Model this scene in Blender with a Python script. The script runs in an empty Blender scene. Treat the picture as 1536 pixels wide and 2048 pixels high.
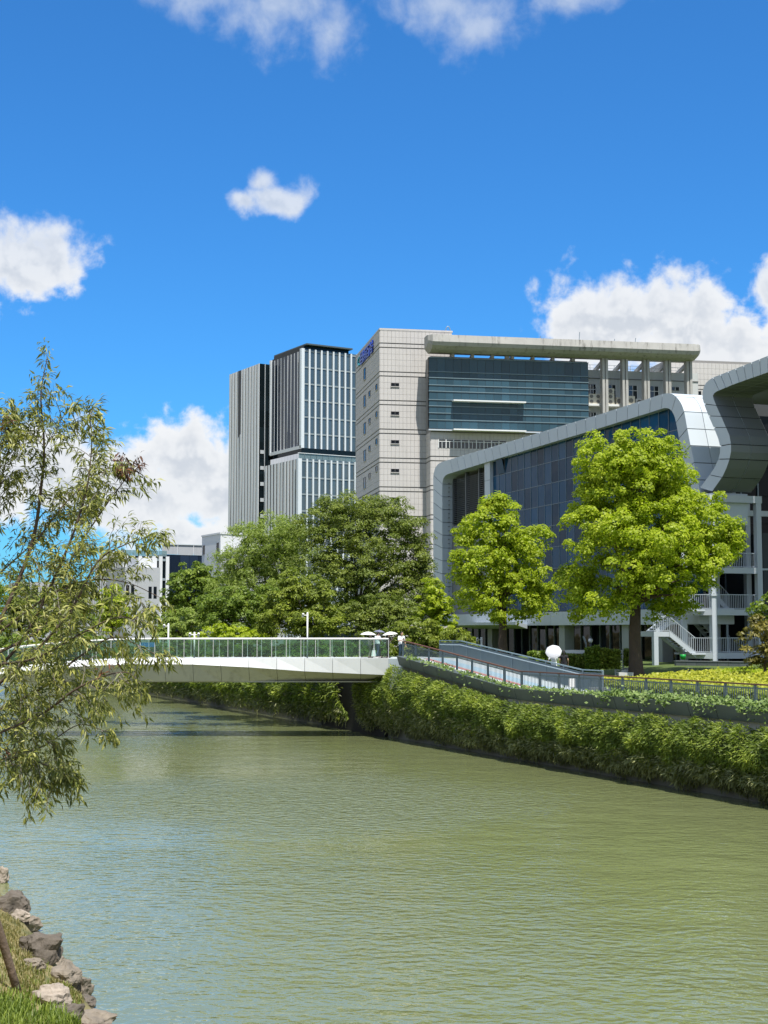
import bpy, bmesh, math, random
import numpy as np
from mathutils import Vector, Matrix, noise as mnoise

random.seed(7)
RNG = np.random.default_rng(11)
SC = bpy.context.scene
COL = SC.collection

# ------------------------------------------------------------------ camera
F, CX, CY, CAMZ = 2840.0, 768.0, 1024.0, 7.0
TH = math.atan(236.0 / F)
cam_d = bpy.data.cameras.new('camera')
cam = bpy.data.objects.new('camera', cam_d); COL.objects.link(cam)
cam.location = (0, 0, CAMZ)
cam.rotation_euler = (math.pi / 2 + TH, 0, 0)
cam_d.sensor_fit = 'VERTICAL'; cam_d.sensor_height = 36.0
cam_d.lens = F / 2048.0 * 36.0
cam_d.clip_start = 0.1; cam_d.clip_end = 6000
SC.camera = cam

# ------------------------------------------------------------------ light, sky, exposure
SUN = Vector((0.14, -0.40, 0.905)).normalized()
sun_el = math.asin(SUN.z); sun_az = math.atan2(SUN.x, SUN.y)
ld = bpy.data.lights.new('sun', 'SUN'); ld.energy = 4.3; ld.angle = math.radians(0.5); ld.color = (1.0, 0.955, 0.88)
lo = bpy.data.objects.new('sun', ld); COL.objects.link(lo)
lo.rotation_euler = SUN.to_track_quat('Z', 'Y').to_euler(); lo.location = (40, -60, 120)
SC.view_settings.view_transform = 'Standard'; SC.view_settings.look = 'None'
SC.view_settings.gamma = 1.0; SC.view_settings.use_curve_mapping = False
SC.view_settings.exposure = 0.8
SC.render.engine = 'CYCLES'
SC.cycles.use_denoising = True
SC.cycles.max_bounces = 8; SC.cycles.diffuse_bounces = 4; SC.cycles.glossy_bounces = 3
SC.cycles.transparent_max_bounces = 12; SC.cycles.transmission_bounces = 4
SC.cycles.caustics_reflective = False; SC.cycles.caustics_refractive = False
SC.cycles.sample_clamp_indirect = 6.0

def ray(x, y):
    u = (x - CX) / F; v = (CY - y) / F
    return Vector((u, math.cos(TH) - v * math.sin(TH), math.sin(TH) + v * math.cos(TH)))
def at(x, y, Y):
    r = ray(x, y); s = Y / r.y
    return Vector((r.x * s, Y, CAMZ + r.z * s))
def atz(x, y, z):
    r = ray(x, y); s = (z - CAMZ) / r.z
    return Vector((r.x * s, r.y * s, z))

class NT:
    """small helper for node trees"""
    def __init__(self, tree):
        self.t = tree; tree.nodes.clear()
    def n(self, kind, **kw):
        nd = self.t.nodes.new(kind)
        for k, v in kw.items():
            if k.startswith('i_'):
                key = k[2:]
                key = int(key) if key.isdigit() else key.replace('_', ' ')
                self.set(nd, key, v)
            else:
                setattr(nd, k, v)
        return nd
    def set(self, nd, key, v):
        s = nd.inputs[key]
        if isinstance(v, bpy.types.NodeSocket): self.t.links.new(v, s)
        elif isinstance(v, bpy.types.Node): self.t.links.new(v.outputs[0], s)
        else: s.default_value = v
    def m(self, op, a, b=None, c=None, clamp=False):
        nd = self.t.nodes.new('ShaderNodeMath'); nd.operation = op; nd.use_clamp = clamp
        self.set(nd, 0, a)
        if b is not None: self.set(nd, 1, b)
        if c is not None: self.set(nd, 2, c)
        return nd.outputs[0]
    def ramp(self, fac, stops, interp='LINEAR'):
        nd = self.t.nodes.new('ShaderNodeValToRGB'); self.set(nd, 0, fac)
        cr = nd.color_ramp; cr.interpolation = interp
        while len(cr.elements) < len(stops): cr.elements.new(0.5)
        for e, (p, c) in zip(cr.elements, stops):
            e.position = p; e.color = (*c, 1) if len(c) == 3 else c
        return nd.outputs[0]
    def mix(self, fac, a, b, blend='MIX'):
        nd = self.t.nodes.new('ShaderNodeMix'); nd.data_type = 'RGBA'; nd.blend_type = blend
        self.set(nd, 0, fac); self.set(nd, 6, a if not isinstance(a, tuple) else (*a[:3], 1)); self.set(nd, 7, b if not isinstance(b, tuple) else (*b[:3], 1))
        return nd.outputs[2]
    def sstep(self, x, lo_, hi):
        nd = self.t.nodes.new('ShaderNodeMapRange'); nd.interpolation_type = 'SMOOTHSTEP'
        self.set(nd, 0, x); self.set(nd, 1, lo_); self.set(nd, 2, hi)
        return nd.outputs[0]

def make_world():
    w = bpy.data.worlds.new('World'); SC.world = w; w.use_nodes = True
    N = NT(w.node_tree)
    out = N.n('ShaderNodeOutputWorld')
    sky = N.n('ShaderNodeTexSky', sky_type='NISHITA', sun_disc=False)
    sky.sun_elevation = sun_el; sky.sun_rotation = sun_az
    sky.altitude = 0; sky.air_density = 1.0; sky.dust_density = 0.6; sky.ozone_density = 2.2
    STR = 0.115
    tc = N.n('ShaderNodeTexCoord')
    sep = N.n('ShaderNodeSeparateXYZ', i_0=tc.outputs['Generated'])
    X, Y, Z = sep.outputs
    # azimuth / elevation in "photograph pixels" about the view axis (2840 px per radian)
    az = N.m('MULTIPLY', N.m('ARCTAN2', X, Y), 2840.0)
    el = N.m('MULTIPLY', N.m('ARCSINE', Z), 2840.0)
    # scattered cumulus: (x, y, rx, ry) in the photograph's pixels, kept as directions
    blobs = [(50, 518, 138, 92), (112, 530, 72, 52), (556, 402, 92, 44), (532, 362, 40, 34), (490, 408, 44, 28),
             (560, 12, 180, 92), (655, 62, 70, 82), (900, 8, 200, 66), (955, 52, 115, 66), (1150, -14, 160, 48), (390, -5, 130, 44),
             (1225, 655, 160, 120), (1350, 645, 150, 106), (1440, 695, 160, 78), (1556, 604, 54, 84),
             (370, 945, 132, 122), (270, 990, 160, 104), (450, 990, 120, 112), (120, 942, 200, 100), (-80, 950, 190, 120),
             (375, 1074, 96, 48), (470, 1080, 70, 36)]
    v = N.n('ShaderNodeCombineXYZ', i_0=az, i_1=el, i_2=0.0)
    wn = N.n('ShaderNodeTexNoise', noise_dimensions='2D', i_Vector=v, i_Scale=0.011, i_Detail=1.0)
    wv = N.n('ShaderNodeVectorMath', operation='MULTIPLY_ADD', i_0=wn.outputs['Color'], i_2=v); wv.inputs[1].default_value = (36, 36, 0)
    cur = None
    for (bx, by, rx, ry) in blobs:
        r = ray(bx, by).normalized(); ce = 2840 * math.asin(r.z) + 18; ca = 2840 * math.atan2(r.x, r.y) + 18
        q = N.n('ShaderNodeVectorMath', operation='MULTIPLY_ADD', i_0=wv); q.inputs[1].default_value = (1 / rx, 1 / ry, 0); q.inputs[2].default_value = (-ca / rx, -ce / ry, 0)
        d = N.n('ShaderNodeVectorMath', operation='LENGTH', i_0=q).outputs['Value']
        cur = d if cur is None else N.m('SMOOTH_MIN', cur, d, 0.22)
    cur = N.m('SUBTRACT', 1.0, cur)
    # unseen sky: denser cumulus added to whiten the fill light
    far = N.m('MAXIMUM', N.sstep(N.m('ABSOLUTE', az), 900.0, 1150.0), N.sstep(el, 1340.0, 1560.0))
    gn = N.n('ShaderNodeTexNoise', i_Vector=tc.outputs['Generated'], i_Scale=4.2, i_Detail=1.0)
    g = N.m('MULTIPLY_ADD', gn.outputs[0], 6.0, N.m('MULTIPLY_ADD', far, 2.0, -4.3))
    cur = N.m('MAXIMUM', cur, N.m('MAXIMUM', g, -2.0))
    f1 = N.n('ShaderNodeTexNoise', noise_dimensions='2D', i_Vector=v, i_Scale=0.015, i_Detail=7.0, i_Roughness=0.56, i_Distortion=0.1)
    v2 = N.n('ShaderNodeVectorMath', operation='ADD', i_0=v); v2.inputs[1].default_value = (8, 20, 0)
    f2 = N.n('ShaderNodeTexNoise', noise_dimensions='2D', i_Vector=v2, i_Scale=0.015, i_Detail=3.0, i_Roughness=0.56, i_Distortion=0.1)
    d0 = N.m('MULTIPLY_ADD', f1.outputs[0], 1.45, N.m('ADD', cur, -0.70))
    up = N.sstep(el, 560.0, 1200.0)
    alpha = N.sstep(d0, -0.06, N.m('MULTIPLY_ADD', up, 0.85, 0.40))
    alpha = N.m('MULTIPLY', alpha, N.m('MULTIPLY_ADD', N.m('SUBTRACT', up, far, clamp=True), -0.42, 0.98))
    relief = N.sstep(N.m('SUBTRACT', f1.outputs[0], f2.outputs[0]), -0.16, 0.16)
    thick = N.sstep(d0, 0.12, 0.85)
    shade = N.m('MULTIPLY', thick, N.m('MULTIPLY_ADD', relief, -0.65, 0.95))
    ccol = N.mix(shade, (4.75, 4.8, 4.85), (3.2, 3.42, 3.75))
    ccol_n = N.mix(N.m('MULTIPLY', up, 0.6), ccol, (3.9, 4.3, 4.7))
    # deep summer blue of the place
    tint = N.mix(1.0, sky.outputs[0], (0.185, 0.55, 0.90), 'MULTIPLY')
    col = N.mix(alpha, tint, ccol_n)
    bg = N.n('ShaderNodeBackground', i_Color=col, i_Strength=STR)
    N.t.links.new(bg.outputs[0], out.inputs[0])
make_world()

# ------------------------------------------------------------------ materials
MATS = {}
def principled(name, base, rough=0.6, metal=0.0, ior=1.45, var=0.0, scale=3.0, bump=0.0, bscale=20.0, streak=0.0, dark=None, objrand=0.0, coat=0.0, spec=0.5):
    """base colour with noise variation, optional vertical streaks of grime, bump and per-object variation"""
    if name in MATS: return MATS[name]
    m = bpy.data.materials.new(name); m.use_nodes = True; MATS[name] = m
    N = NT(m.node_tree)
    out = N.n('ShaderNodeOutputMaterial'); b = N.n('ShaderNodeBsdfPrincipled')
    N.t.links.new(b.outputs[0], out.inputs[0])
    geo = N.n('ShaderNodeNewGeometry')
    col = N.n('ShaderNodeRGB').outputs[0]; col.default_value = (*base, 1)
    if var:
        nz = N.n('ShaderNodeTexNoise', i_Vector=geo.outputs['Position'], i_Scale=scale, i_Detail=5.0, i_Roughness=0.65)
        k = N.m('MULTIPLY_ADD', nz.outputs[0], var * 2, 1.0 - var)
        col = N.mix(1.0, col, N.n('ShaderNodeCombineXYZ', i_0=k, i_1=k, i_2=k), 'MULTIPLY')
    if streak:
        mp = N.n('ShaderNodeMapping', i_Vector=geo.outputs['Position']); mp.inputs['Scale'].default_value = (1.6, 1.6, 0.12)
        sz = N.n('ShaderNodeTexNoise', i_Vector=mp, i_Scale=1.3, i_Detail=6.0, i_Roughness=0.7)
        f = N.m('MULTIPLY', N.sstep(sz.outputs[0], 0.5, 0.75), streak)
        col = N.mix(f, col, dark or tuple(c * 0.35 for c in base))
    if objrand:
        oi = N.n('ShaderNodeObjectInfo')
        k = N.m('MULTIPLY_ADD', oi.outputs['Random'], objrand * 2, 1.0 - objrand)
        col = N.mix(1.0, col, N.n('ShaderNodeCombineXYZ', i_0=k, i_1=k, i_2=k), 'MULTIPLY')
    N.set(b, 'Base Color', col)
    b.inputs['Roughness'].default_value = rough; b.inputs['Metallic'].default_value = metal; b.inputs['IOR'].default_value = ior
    b.inputs['Coat Weight'].default_value = coat; b.inputs['Specular IOR Level'].default_value = spec
    if bump:
        bn = N.n('ShaderNodeTexNoise', i_Vector=geo.outputs['Position'], i_Scale=bscale, i_Detail=6.0)
        bp = N.n('ShaderNodeBump', i_Height=bn.outputs[0], i_Strength=bump); bp.inputs['Distance'].default_value = 0.05
        N.set(b, 'Normal', bp)
    return m

def leaf_mat(name, dark, mid, light, trans=0.35, rough=0.5):
    """leaf with its own random tone (attribute tint) between three colours, light passing through"""
    if name in MATS: return MATS[name]
    m = bpy.data.materials.new(name); m.use_nodes = True; MATS[name] = m
    N = NT(m.node_tree); out = N.n('ShaderNodeOutputMaterial')
    at_ = N.n('ShaderNodeAttribute', attribute_name='tint')
    col = N.ramp(at_.outputs['Fac'], [(0.0, dark), (0.5, mid), (1.0, light)])
    d = N.n('ShaderNodeBsdfPrincipled', i_Base_Color=col, i_Roughness=rough); d.inputs['Specular IOR Level'].default_value = 0.35
    tcol = N.mix(1.0, col, (1.0, 1.15, 0.55), 'MULTIPLY')
    t = N.n('ShaderNodeBsdfTranslucent', i_Color=tcol)
    mx = N.n('ShaderNodeMixShader', i_0=trans, i_1=d, i_2=t)
    N.t.links.new(mx.outputs[0], out.inputs[0])
    return m

def glass_rail_mat(name, tint, refl=1.5, clear=0.75):
    """thin pane: tinted see-through with a reflection"""
    if name in MATS: return MATS[name]
    m = bpy.data.materials.new(name); m.use_nodes = True; MATS[name] = m
    N = NT(m.node_tree); out = N.n('ShaderNodeOutputMaterial')
    tr = N.n('ShaderNodeBsdfTransparent', i_Color=(*tint, 1))
    df = N.n('ShaderNodeBsdfDiffuse', i_Color=(tint[0] * .5, tint[1] * .5, tint[2] * .5, 1))
    m1 = N.n('ShaderNodeMixShader', i_0=1 - clear, i_1=tr, i_2=df)
    gl = N.n('ShaderNodeBsdfGlossy', i_Roughness=0.02)
    fr = N.n('ShaderNodeFresnel', i_IOR=refl)
    m2 = N.n('ShaderNodeMixShader', i_0=fr, i_1=m1, i_2=gl)
    N.t.links.new(m2.outputs[0], out.inputs[0])
    return m

def facade_glass(name, base, ior=1.9, rough=0.03, wob=0.12, objrand=0.35, spec=0.5):
    """coated facade glass: dark body, strong slightly wavy reflection, every pane a touch different"""
    if name in MATS: return MATS[name]
    m = bpy.data.materials.new(name); m.use_nodes = True; MATS[name] = m
    N = NT(m.node_tree); out = N.n('ShaderNodeOutputMaterial'); b = N.n('ShaderNodeBsdfPrincipled')
    oi = N.n('ShaderNodeObjectInfo')
    k = N.m('MULTIPLY_ADD', oi.outputs['Random'], objrand * 2, 1.0 - objrand)
    col = N.mix(1.0, base, N.n('ShaderNodeCombineXYZ', i_0=k, i_1=k, i_2=k), 'MULTIPLY')
    N.set(b, 'Base Color', col); b.inputs['Roughness'].default_value = rough; b.inputs['IOR'].default_value = ior; b.inputs['Specular IOR Level'].default_value = spec
    geo = N.n('ShaderNodeNewGeometry')
    nz = N.n('ShaderNodeTexNoise', i_Vector=geo.outputs['Position'], i_Scale=0.5, i_Detail=2.0)
    bp = N.n('ShaderNodeBump', i_Height=nz.outputs[0], i_Strength=wob); bp.inputs['Distance'].default_value = 0.15
    N.set(b, 'Normal', bp); N.t.links.new(b.outputs[0], out.inputs[0])
    return m

# ------------------------------------------------------------------ mesh helpers
def mesh_from(name, verts, faces, mats, smooth=False, midx=None):
    me = bpy.data.meshes.new(name); me.from_pydata([tuple(v) for v in verts], [], faces)
    for m in (mats if isinstance(mats, (list, tuple)) else [mats]): me.materials.append(m)
    if midx: me.polygons.foreach_set('material_index', midx)
    if smooth: me.polygons.foreach_set('use_smooth', [True] * len(faces))
    me.update(); return me

def link(name, me, parent=None, mat4=None):
    """link a mesh; its coordinates are world coordinates unless mat4 places it"""
    o = bpy.data.objects.new(name, me); COL.objects.link(o)
    M = mat4 if mat4 is not None else Matrix.Identity(4)
    o.matrix_local = M
    if parent is not None:
        o.parent = parent; o.matrix_parent_inverse = WM[parent.name].inverted()
    WM[o.name] = M
    return o
WM = {}

def thing(name, loc, label, cat, group=None):
    o = bpy.data.objects.new(name, None); COL.objects.link(o)
    o.location = loc; o.empty_display_size = 0.3
    WM[o.name] = Matrix.Translation(Vector(loc))
    o['label'] = label; o['category'] = cat
    if group: o['group'] = group
    return o
def tag(o, label, cat, group=None):
    o['label'] = label; o['category'] = cat
    if group: o['group'] = group
    return o
def kind(o, k):
    o['kind'] = k; return o

class MB:
    def __init__(s): s.v = []; s.f = []
    def poly(s, pts):
        i = len(s.v); s.v += [Vector(p) for p in pts]; s.f.append(tuple(range(i, i + len(pts))))
    def hexa(s, p):
        """8 corners: 0-3 bottom ring, 4-7 top ring"""
        i = len(s.v); s.v += [Vector(q) for q in p]
        for q in ((3, 2, 1, 0), (4, 5, 6, 7), (0, 1, 5, 4), (1, 2, 6, 5), (2, 3, 7, 6), (3, 0, 4, 7)):
            s.f.append(tuple(i + k for k in q))
    def box(s, fr, a0, a1, b0, b1, c0, c1):
        s.hexa([fr.p(a0, b1, c0), fr.p(a1, b1, c0), fr.p(a1, b0, c0), fr.p(a0, b0, c0),
                fr.p(a0, b1, c1), fr.p(a1, b1, c1), fr.p(a1, b0, c1), fr.p(a0, b0, c1)])
    def tube(s, pts, rad, n=8, caps=True):
        pts = [Vector(p) for p in pts]; k = len(pts)
        if not isinstance(rad, (list, tuple)): rad = [rad] * k
        base = len(s.v); prev = None
        for i in range(k):
            t = (pts[min(i + 1, k - 1)] - pts[max(i - 1, 0)]).normalized()
            if prev is None:
                x = t.orthogonal().normalized()
            else:
                x = (prev - t * prev.dot(t)); x = x.normalized() if x.length > 1e-6 else t.orthogonal().normalized()
            prev = x; y = t.cross(x)
            for j in range(n):
                a = 2 * math.pi * j / n
                s.v.append(pts[i] + (x * math.cos(a) + y * math.sin(a)) * rad[i])
        for i in range(k - 1):
            for j in range(n):
                a = base + i * n + j; b = base + i * n + (j + 1) % n
                s.f.append((a, b, b + n, a + n))
        if caps:
            s.f.append(tuple(base + j for j in reversed(range(n)))); s.f.append(tuple(base + (k - 1) * n + j for j in range(n)))
    def ball(s, c, r, n=8, m=6, sq=(1, 1, 1)):
        c = Vector(c); base = len(s.v)
        s.v.append(c + Vector((0, 0, -r * sq[2])))
        for i in range(1, m):
            ph = -math.pi / 2 + math.pi * i / m
            for j in range(n):
                a = 2 * math.pi * j / n
                s.v.append(c + Vector((r * sq[0] * math.cos(ph) * math.cos(a), r * sq[1] * math.cos(ph) * math.sin(a), r * sq[2] * math.sin(ph))))
        s.v.append(c + Vector((0, 0, r * sq[2]))); top = len(s.v) - 1
        for j in range(n): s.f.append((base, base + 1 + (j + 1) % n, base + 1 + j))
        for i in range(m - 2):
            for j in range(n):
                a = base + 1 + i * n + j; b = base + 1 + i * n + (j + 1) % n
                s.f.append((a, b, b + n, a + n))
        for j in range(n): s.f.append((base + 1 + (m - 2) * n + j, base + 1 + (m - 2) * n + (j + 1) % n, top))
    def mesh(s, name, mat, smooth=False): return mesh_from(name, s.v, s.f, mat, smooth)
    def build(s, name, mat, parent=None, smooth=False): return link(name, s.mesh(name, mat, smooth), parent)

class Frame:
    """vertical facade frame: a along the wall, b out of it, c world height"""
    def __init__(s, origin, along, out):
        s.o = Vector((origin[0], origin[1], 0)); s.x = Vector((along[0], along[1], 0)).normalized()
        s.n = Vector((out[0], out[1], 0)).normalized()
    def p(s, a, b, c): return s.o + s.x * a + s.n * b + Vector((0, 0, c))
    def m(s, a, b, c):
        M = Matrix.Identity(4); M.col[0][:3] = s.x; M.col[1][:3] = s.n; M.col[2][:3] = (0, 0, 1)
        M.col[3][:3] = s.p(a, b, c); return M
    def px(s, x, y, b=0.0):
        """pixel of the photograph -> (a, c) on the plane b"""
        r = ray(x, y); o = s.o + s.n * b - Vector((0, 0, 0)); o.z = 0
        t = (o.dot(s.n)) / (Vector((r.x, r.y, 0)).dot(s.n))
        P = Vector((r.x, r.y, 0)) * t
        return (P - o).dot(s.x), CAMZ + r.z * t
    def off(s, a, b): 
        p = s.p(a, b, 0); return Frame((p.x, p.y), s.x, s.n)

def boxmesh(name, w, t, h, mat):
    b = MB(); fr = Frame((0, 0), (1, 0), (0, 1)); b.box(fr, -w / 2, w / 2, -t / 2, t / 2, -h / 2, h / 2)
    return b.mesh(name, mat)

def grid(root, name, fr, a0, a1, na, c0, c1, nc, gap, b, t, mat, tilt=0.0, skip=None, rows=None):
    """na x nc separate pieces sharing one mesh; rows: explicit list of (c0, c1)"""
    w = (a1 - a0) / na
    rr = rows or [(c0 + (c1 - c0) * j / nc, c0 + (c1 - c0) * (j + 1) / nc) for j in range(nc)]
    cache = {}; out = []
    for j, (z0, z1) in enumerate(rr):
        h = round(z1 - z0, 4)
        if h not in cache: cache[h] = boxmesh(name, w - gap, t, h - gap, mat)
        for i in range(na):
            if skip and skip(i, j): continue
            M = fr.m(a0 + w * (i + .5), b, (z0 + z1) / 2)
            if tilt: M = M @ Matrix.Rotation(random.gauss(0, tilt), 4, 'X') @ Matrix.Rotation(random.gauss(0, tilt), 4, 'Z')
            out.append(link(name, cache[h], root, M))
    return out

def tiles_mesh(fr, a0, a1, na, zs, b, t, gap, holes=()):
    """wall tiles with recessed joints as one mesh; holes: (a0,a1,c0,c1)"""
    m = MB(); w = (a1 - a0) / na
    for z0, z1 in zs:
        for i in range(na):
            x0 = a0 + w * i + gap / 2; x1 = a0 + w * (i + 1) - gap / 2; y0 = z0 + gap / 2; y1 = z1 - gap / 2
            if any(x1 > h[0] and x0 < h[1] and y1 > h[2] and y0 < h[3] for h in holes): continue
            j = random.uniform(-.004, .004)
            m.box(fr, x0, x1, b, b + t + j, y0, y1)
    return m

def curve_pts(pts, n):
    """Catmull-Rom through points, n samples per span"""
    P = [Vector(p) for p in pts]; out = []
    for i in range(len(P) - 1):
        p0 = P[max(i - 1, 0)]; p1 = P[i]; p2 = P[i + 1]; p3 = P[min(i + 2, len(P) - 1)]
        for k in range(n):
            t = k / n
            out.append(0.5 * ((2 * p1) + (p2 - p0) * t + (2 * p0 - 5 * p1 + 4 * p2 - p3) * t * t + (3 * p1 - p0 - 3 * p2 + p3) * t ** 3))
    out.append(P[-1]); return out

# ------------------------------------------------------------------ foliage helpers (numpy)
def unit(v): return v / np.maximum(np.linalg.norm(v, axis=1, keepdims=True), 1e-9)
def np_mesh(name, V, Fq, mat, tint=None, nper=4):
    me = bpy.data.meshes.new(name); nv = len(V); nf = len(Fq) // nper
    me.vertices.add(nv); me.vertices.foreach_set('co', np.asarray(V, np.float32).ravel())
    me.loops.add(len(Fq)); me.loops.foreach_set('vertex_index', np.asarray(Fq, np.int32))
    me.polygons.add(nf); me.polygons.foreach_set('loop_start', np.arange(0, nf * nper, nper, dtype=np.int32))
    me.materials.append(mat)
    if tint is not None:
        a = me.attributes.new('tint', 'FLOAT', 'FACE'); a.data.foreach_set('value', np.asarray(tint, np.float32))
    me.update(calc_edges=True); me.validate(); return me
def leaves(name, P, Nn, D, L, W, tint, mat, fold=0.18, droop=0.25):
    """diamond leaves folded along the midrib: P base point, Nn face normal, D pointing direction, L length, W width: two quads' worth in 4 tris -> here 2 quads"""
    n = len(P); D = unit(D); S = unit(np.cross(Nn, D)); U = np.cross(D, S)
    L = L[:, None]; W = W[:, None]
    tip = P + D * L - U * L * droop
    mid = P + D * L * 0.5
    lft = P + D * L * 0.45 + S * W * 0.5 + U * W * fold
    rgt = P + D * L * 0.45 - S * W * 0.5 + U * W * fold
    V = np.stack([P, lft, mid, tip, rgt], 1).reshape(-1, 3)
    b = np.arange(n) * 5
    Fq = np.stack([b, b + 2, b + 3, b + 1, b, b + 4, b + 3, b + 2], 1).ravel()
    return np_mesh(name, V, Fq, mat, np.repeat(tint, 2))
def cards(name, P, Nn, L, W, tint, mat):
    """flat leaf-shaped diamonds, one quad each"""
    n = len(P); R = RNG.normal(size=(n, 3)); S = unit(np.cross(Nn, R)); T = np.cross(unit(Nn), S)
    L = L[:, None] * .5; W = W[:, None] * .5
    V = np.stack([P - T * L, P + S * W, P + T * L, P - S * W], 1).reshape(-1, 3)
    return np_mesh(name, V, np.arange(n * 4), mat, tint)
def sph(n): return unit(RNG.normal(size=(n, 3)))
# ================================================================== THE SETTING
W0 = atz(1452, 1593, 0.0); W1 = atz(480, 1421, 0.0)
SD = (W1 - W0).normalized(); NW = Vector((SD.y, -SD.x, 0))
FW = Frame(W0, SD, -NW)                       # canal wall: a = s along the wall, b = out over the water
def S(s, q, z): return W0 + SD * s + NW * q + Vector((0, 0, z))
def s_of(x): return FW.px(x, 1450)[0]
DECK = 5.14; WALK = 3.65
S_TOP, S_BOT = 34.0, 18.6
def zr(s):
    """level of the walk and ramp along the wall"""
    if s > 46: return 3.9
    if s >= S_TOP: return DECK
    if s <= S_BOT: return WALK
    return WALK + (DECK - WALK) * (s - S_BOT) / (S_TOP - S_BOT)
L0 = atz(188, 2060, 0.0); L1 = atz(-45, 1750, 0.0)
LD = (L1 - L0).normalized(); LN = Vector((-LD.y, LD.x, 0))   # inland on the left bank
def bank_z(x, y):
    p = (Vector((x, y, 0)) - L0).dot(LN)
    n = mnoise.noise(Vector((x * .9, y * .9, 0))) * .12 + mnoise.noise(Vector((x * .25, y * .25, 3))) * .1
    if p < 0: return max(-1.6, .3 + p * 3.5)
    if p < 4.2: return .3 + .55 * p + n * min(1, p)
    if p < 5.0: return 2.61 + (p - 4.2) / .8 * 2.75
    return 5.36
def bank_hit(x, y):
    r = ray(x, y); t = 10.0; st = 1.0
    while t < 60:
        P = Vector((r.x * t, r.y * t, CAMZ + r.z * t))
        if P.z <= max(.02, bank_z(P.x, P.y)):
            if st < .02: return P
            t -= st; st *= .25
        t += st
    return P
def ground_z(s, q):
    n = mnoise.noise(Vector((s * .12, q * .12, 1))) * .12
    if q < 5: return WALK - .02
    k = min(1, (q - 5) / 16); k = k * k * (3 - 2 * k)
    return WALK - .02 + 1.02 * k + n * min(1, (q - 5) / 4)

# materials of the setting
def water_mat():
    m = bpy.data.materials.new('canal_water'); m.use_nodes = True
    N = NT(m.node_tree); out = N.n('ShaderNodeOutputMaterial'); b = N.n('ShaderNodeBsdfPrincipled')
    geo = N.n('ShaderNodeNewGeometry')
    big = N.n('ShaderNodeTexNoise', i_Vector=geo.outputs['Position'], i_Scale=0.05, i_Detail=3.0)
    col = N.mix(big.outputs[0], (0.132, 0.156, 0.060), (0.168, 0.184, 0.086))
    N.set(b, 'Base Color', col)
    b.inputs['Roughness'].default_value = 0.06; b.inputs['IOR'].default_value = 2.3
    mp = N.n('ShaderNodeMapping', i_Vector=geo.outputs['Position']); mp.inputs['Rotation'].default_value = (0, 0, math.radians(10)); mp.inputs['Scale'].default_value = (0.75, 1.0, 1.0)
    n1 = N.n('ShaderNodeTexNoise', i_Vector=mp, i_Scale=3.3, i_Detail=2.5, i_Roughness=0.5, i_Distortion=0.3)
    n2 = N.n('ShaderNodeTexNoise', i_Vector=mp, i_Scale=0.55, i_Detail=2.0)
    n3 = N.n('ShaderNodeTexNoise', i_Vector=geo.outputs['Position'], i_Scale=0.045, i_Detail=2.0)
    patch = N.sstep(n3.outputs[0], 0.35, 0.68)
    # a gust ruffles the water in mid canal
    gc = atz(585, 1600, 0.0); gv = N.n('ShaderNodeVectorMath', operation='SUBTRACT', i_0=geo.outputs['Position']); gv.inputs[1].default_value = gc
    gl = N.n('ShaderNodeVectorMath', operation='LENGTH', i_0=gv).outputs['Value']
    gust = N.m('MULTIPLY', N.sstep(gl, 13.0, 2.0), N.sstep(n3.outputs[0], 0.25, 0.55))
    patch = N.m('MULTIPLY_ADD', gust, 3.2, patch)
    h = N.m('ADD', N.m('MULTIPLY', n1.outputs[0], N.m('MULTIPLY_ADD', patch, 0.060, 0.026)), N.m('MULTIPLY', n2.outputs[0], 0.07))
    bp = N.n('ShaderNodeBump', i_Height=h, i_Strength=1.0); bp.inputs['Distance'].default_value = 1.0
    N.set(b, 'Normal', bp); N.t.links.new(b.outputs[0], out.inputs[0])
    return m
def soil_mat(name, cols, scale, bump=.5):
    m = bpy.data.materials.new(name); m.use_nodes = True
    N = NT(m.node_tree); out = N.n('ShaderNodeOutputMaterial'); b = N.n('ShaderNodeBsdfPrincipled', i_Roughness=0.95)
    geo = N.n('ShaderNodeNewGeometry')
    n1 = N.n('ShaderNodeTexNoise', i_Vector=geo.outputs['Position'], i_Scale=scale, i_Detail=8.0, i_Roughness=0.7)
    N.set(b, 'Base Color', N.ramp(n1.outputs[0], cols))
    n2 = N.n('ShaderNodeTexNoise', i_Vector=geo.outputs['Position'], i_Scale=scale * 14, i_Detail=5.0)
    bp = N.n('ShaderNodeBump', i_Height=n2.outputs[0], i_Strength=bump); bp.inputs['Distance'].default_value = 0.06
    N.set(b, 'Normal', bp); N.t.links.new(b.outputs[0], out.inputs[0])
    return m
M_WATER = water_mat()
M_BANK = soil_mat('bank_soil', [(.3, (.05, .065, .018)), (.45, (.13, .12, .04)), (.58, (.25, .2, .09)), (.7, (.1, .08, .04))], .8)
M_LAWN = soil_mat('lawn_grass', [(.3, (.035, .06, .010)), (.5, (.06, .095, .014)), (.7, (.09, .125, .016))], 1.2, .8)
M_CONC = principled('concrete', (.42, .41, .38), .85, var=.15, scale=.8, bump=.15, bscale=12, streak=.35, dark=(.2, .19, .16))
M_STONEWALL = principled('wall_stone', (.15, .15, .135), .9, var=.3, scale=1.2, bump=.5, bscale=5, streak=.5, dark=(.05, .05, .04))
M_PAVE = principled('pale_paving', (.5, .49, .47), .8, var=.1, scale=2)

# water: one sheet out to the horizon under everything
b = MB(); b.poly([(-900, -200, 0), (900, -200, 0), (900, 1500, 0), (-900, 1500, 0)])
kind(b.build('canal_water', M_WATER), 'structure')

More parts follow.
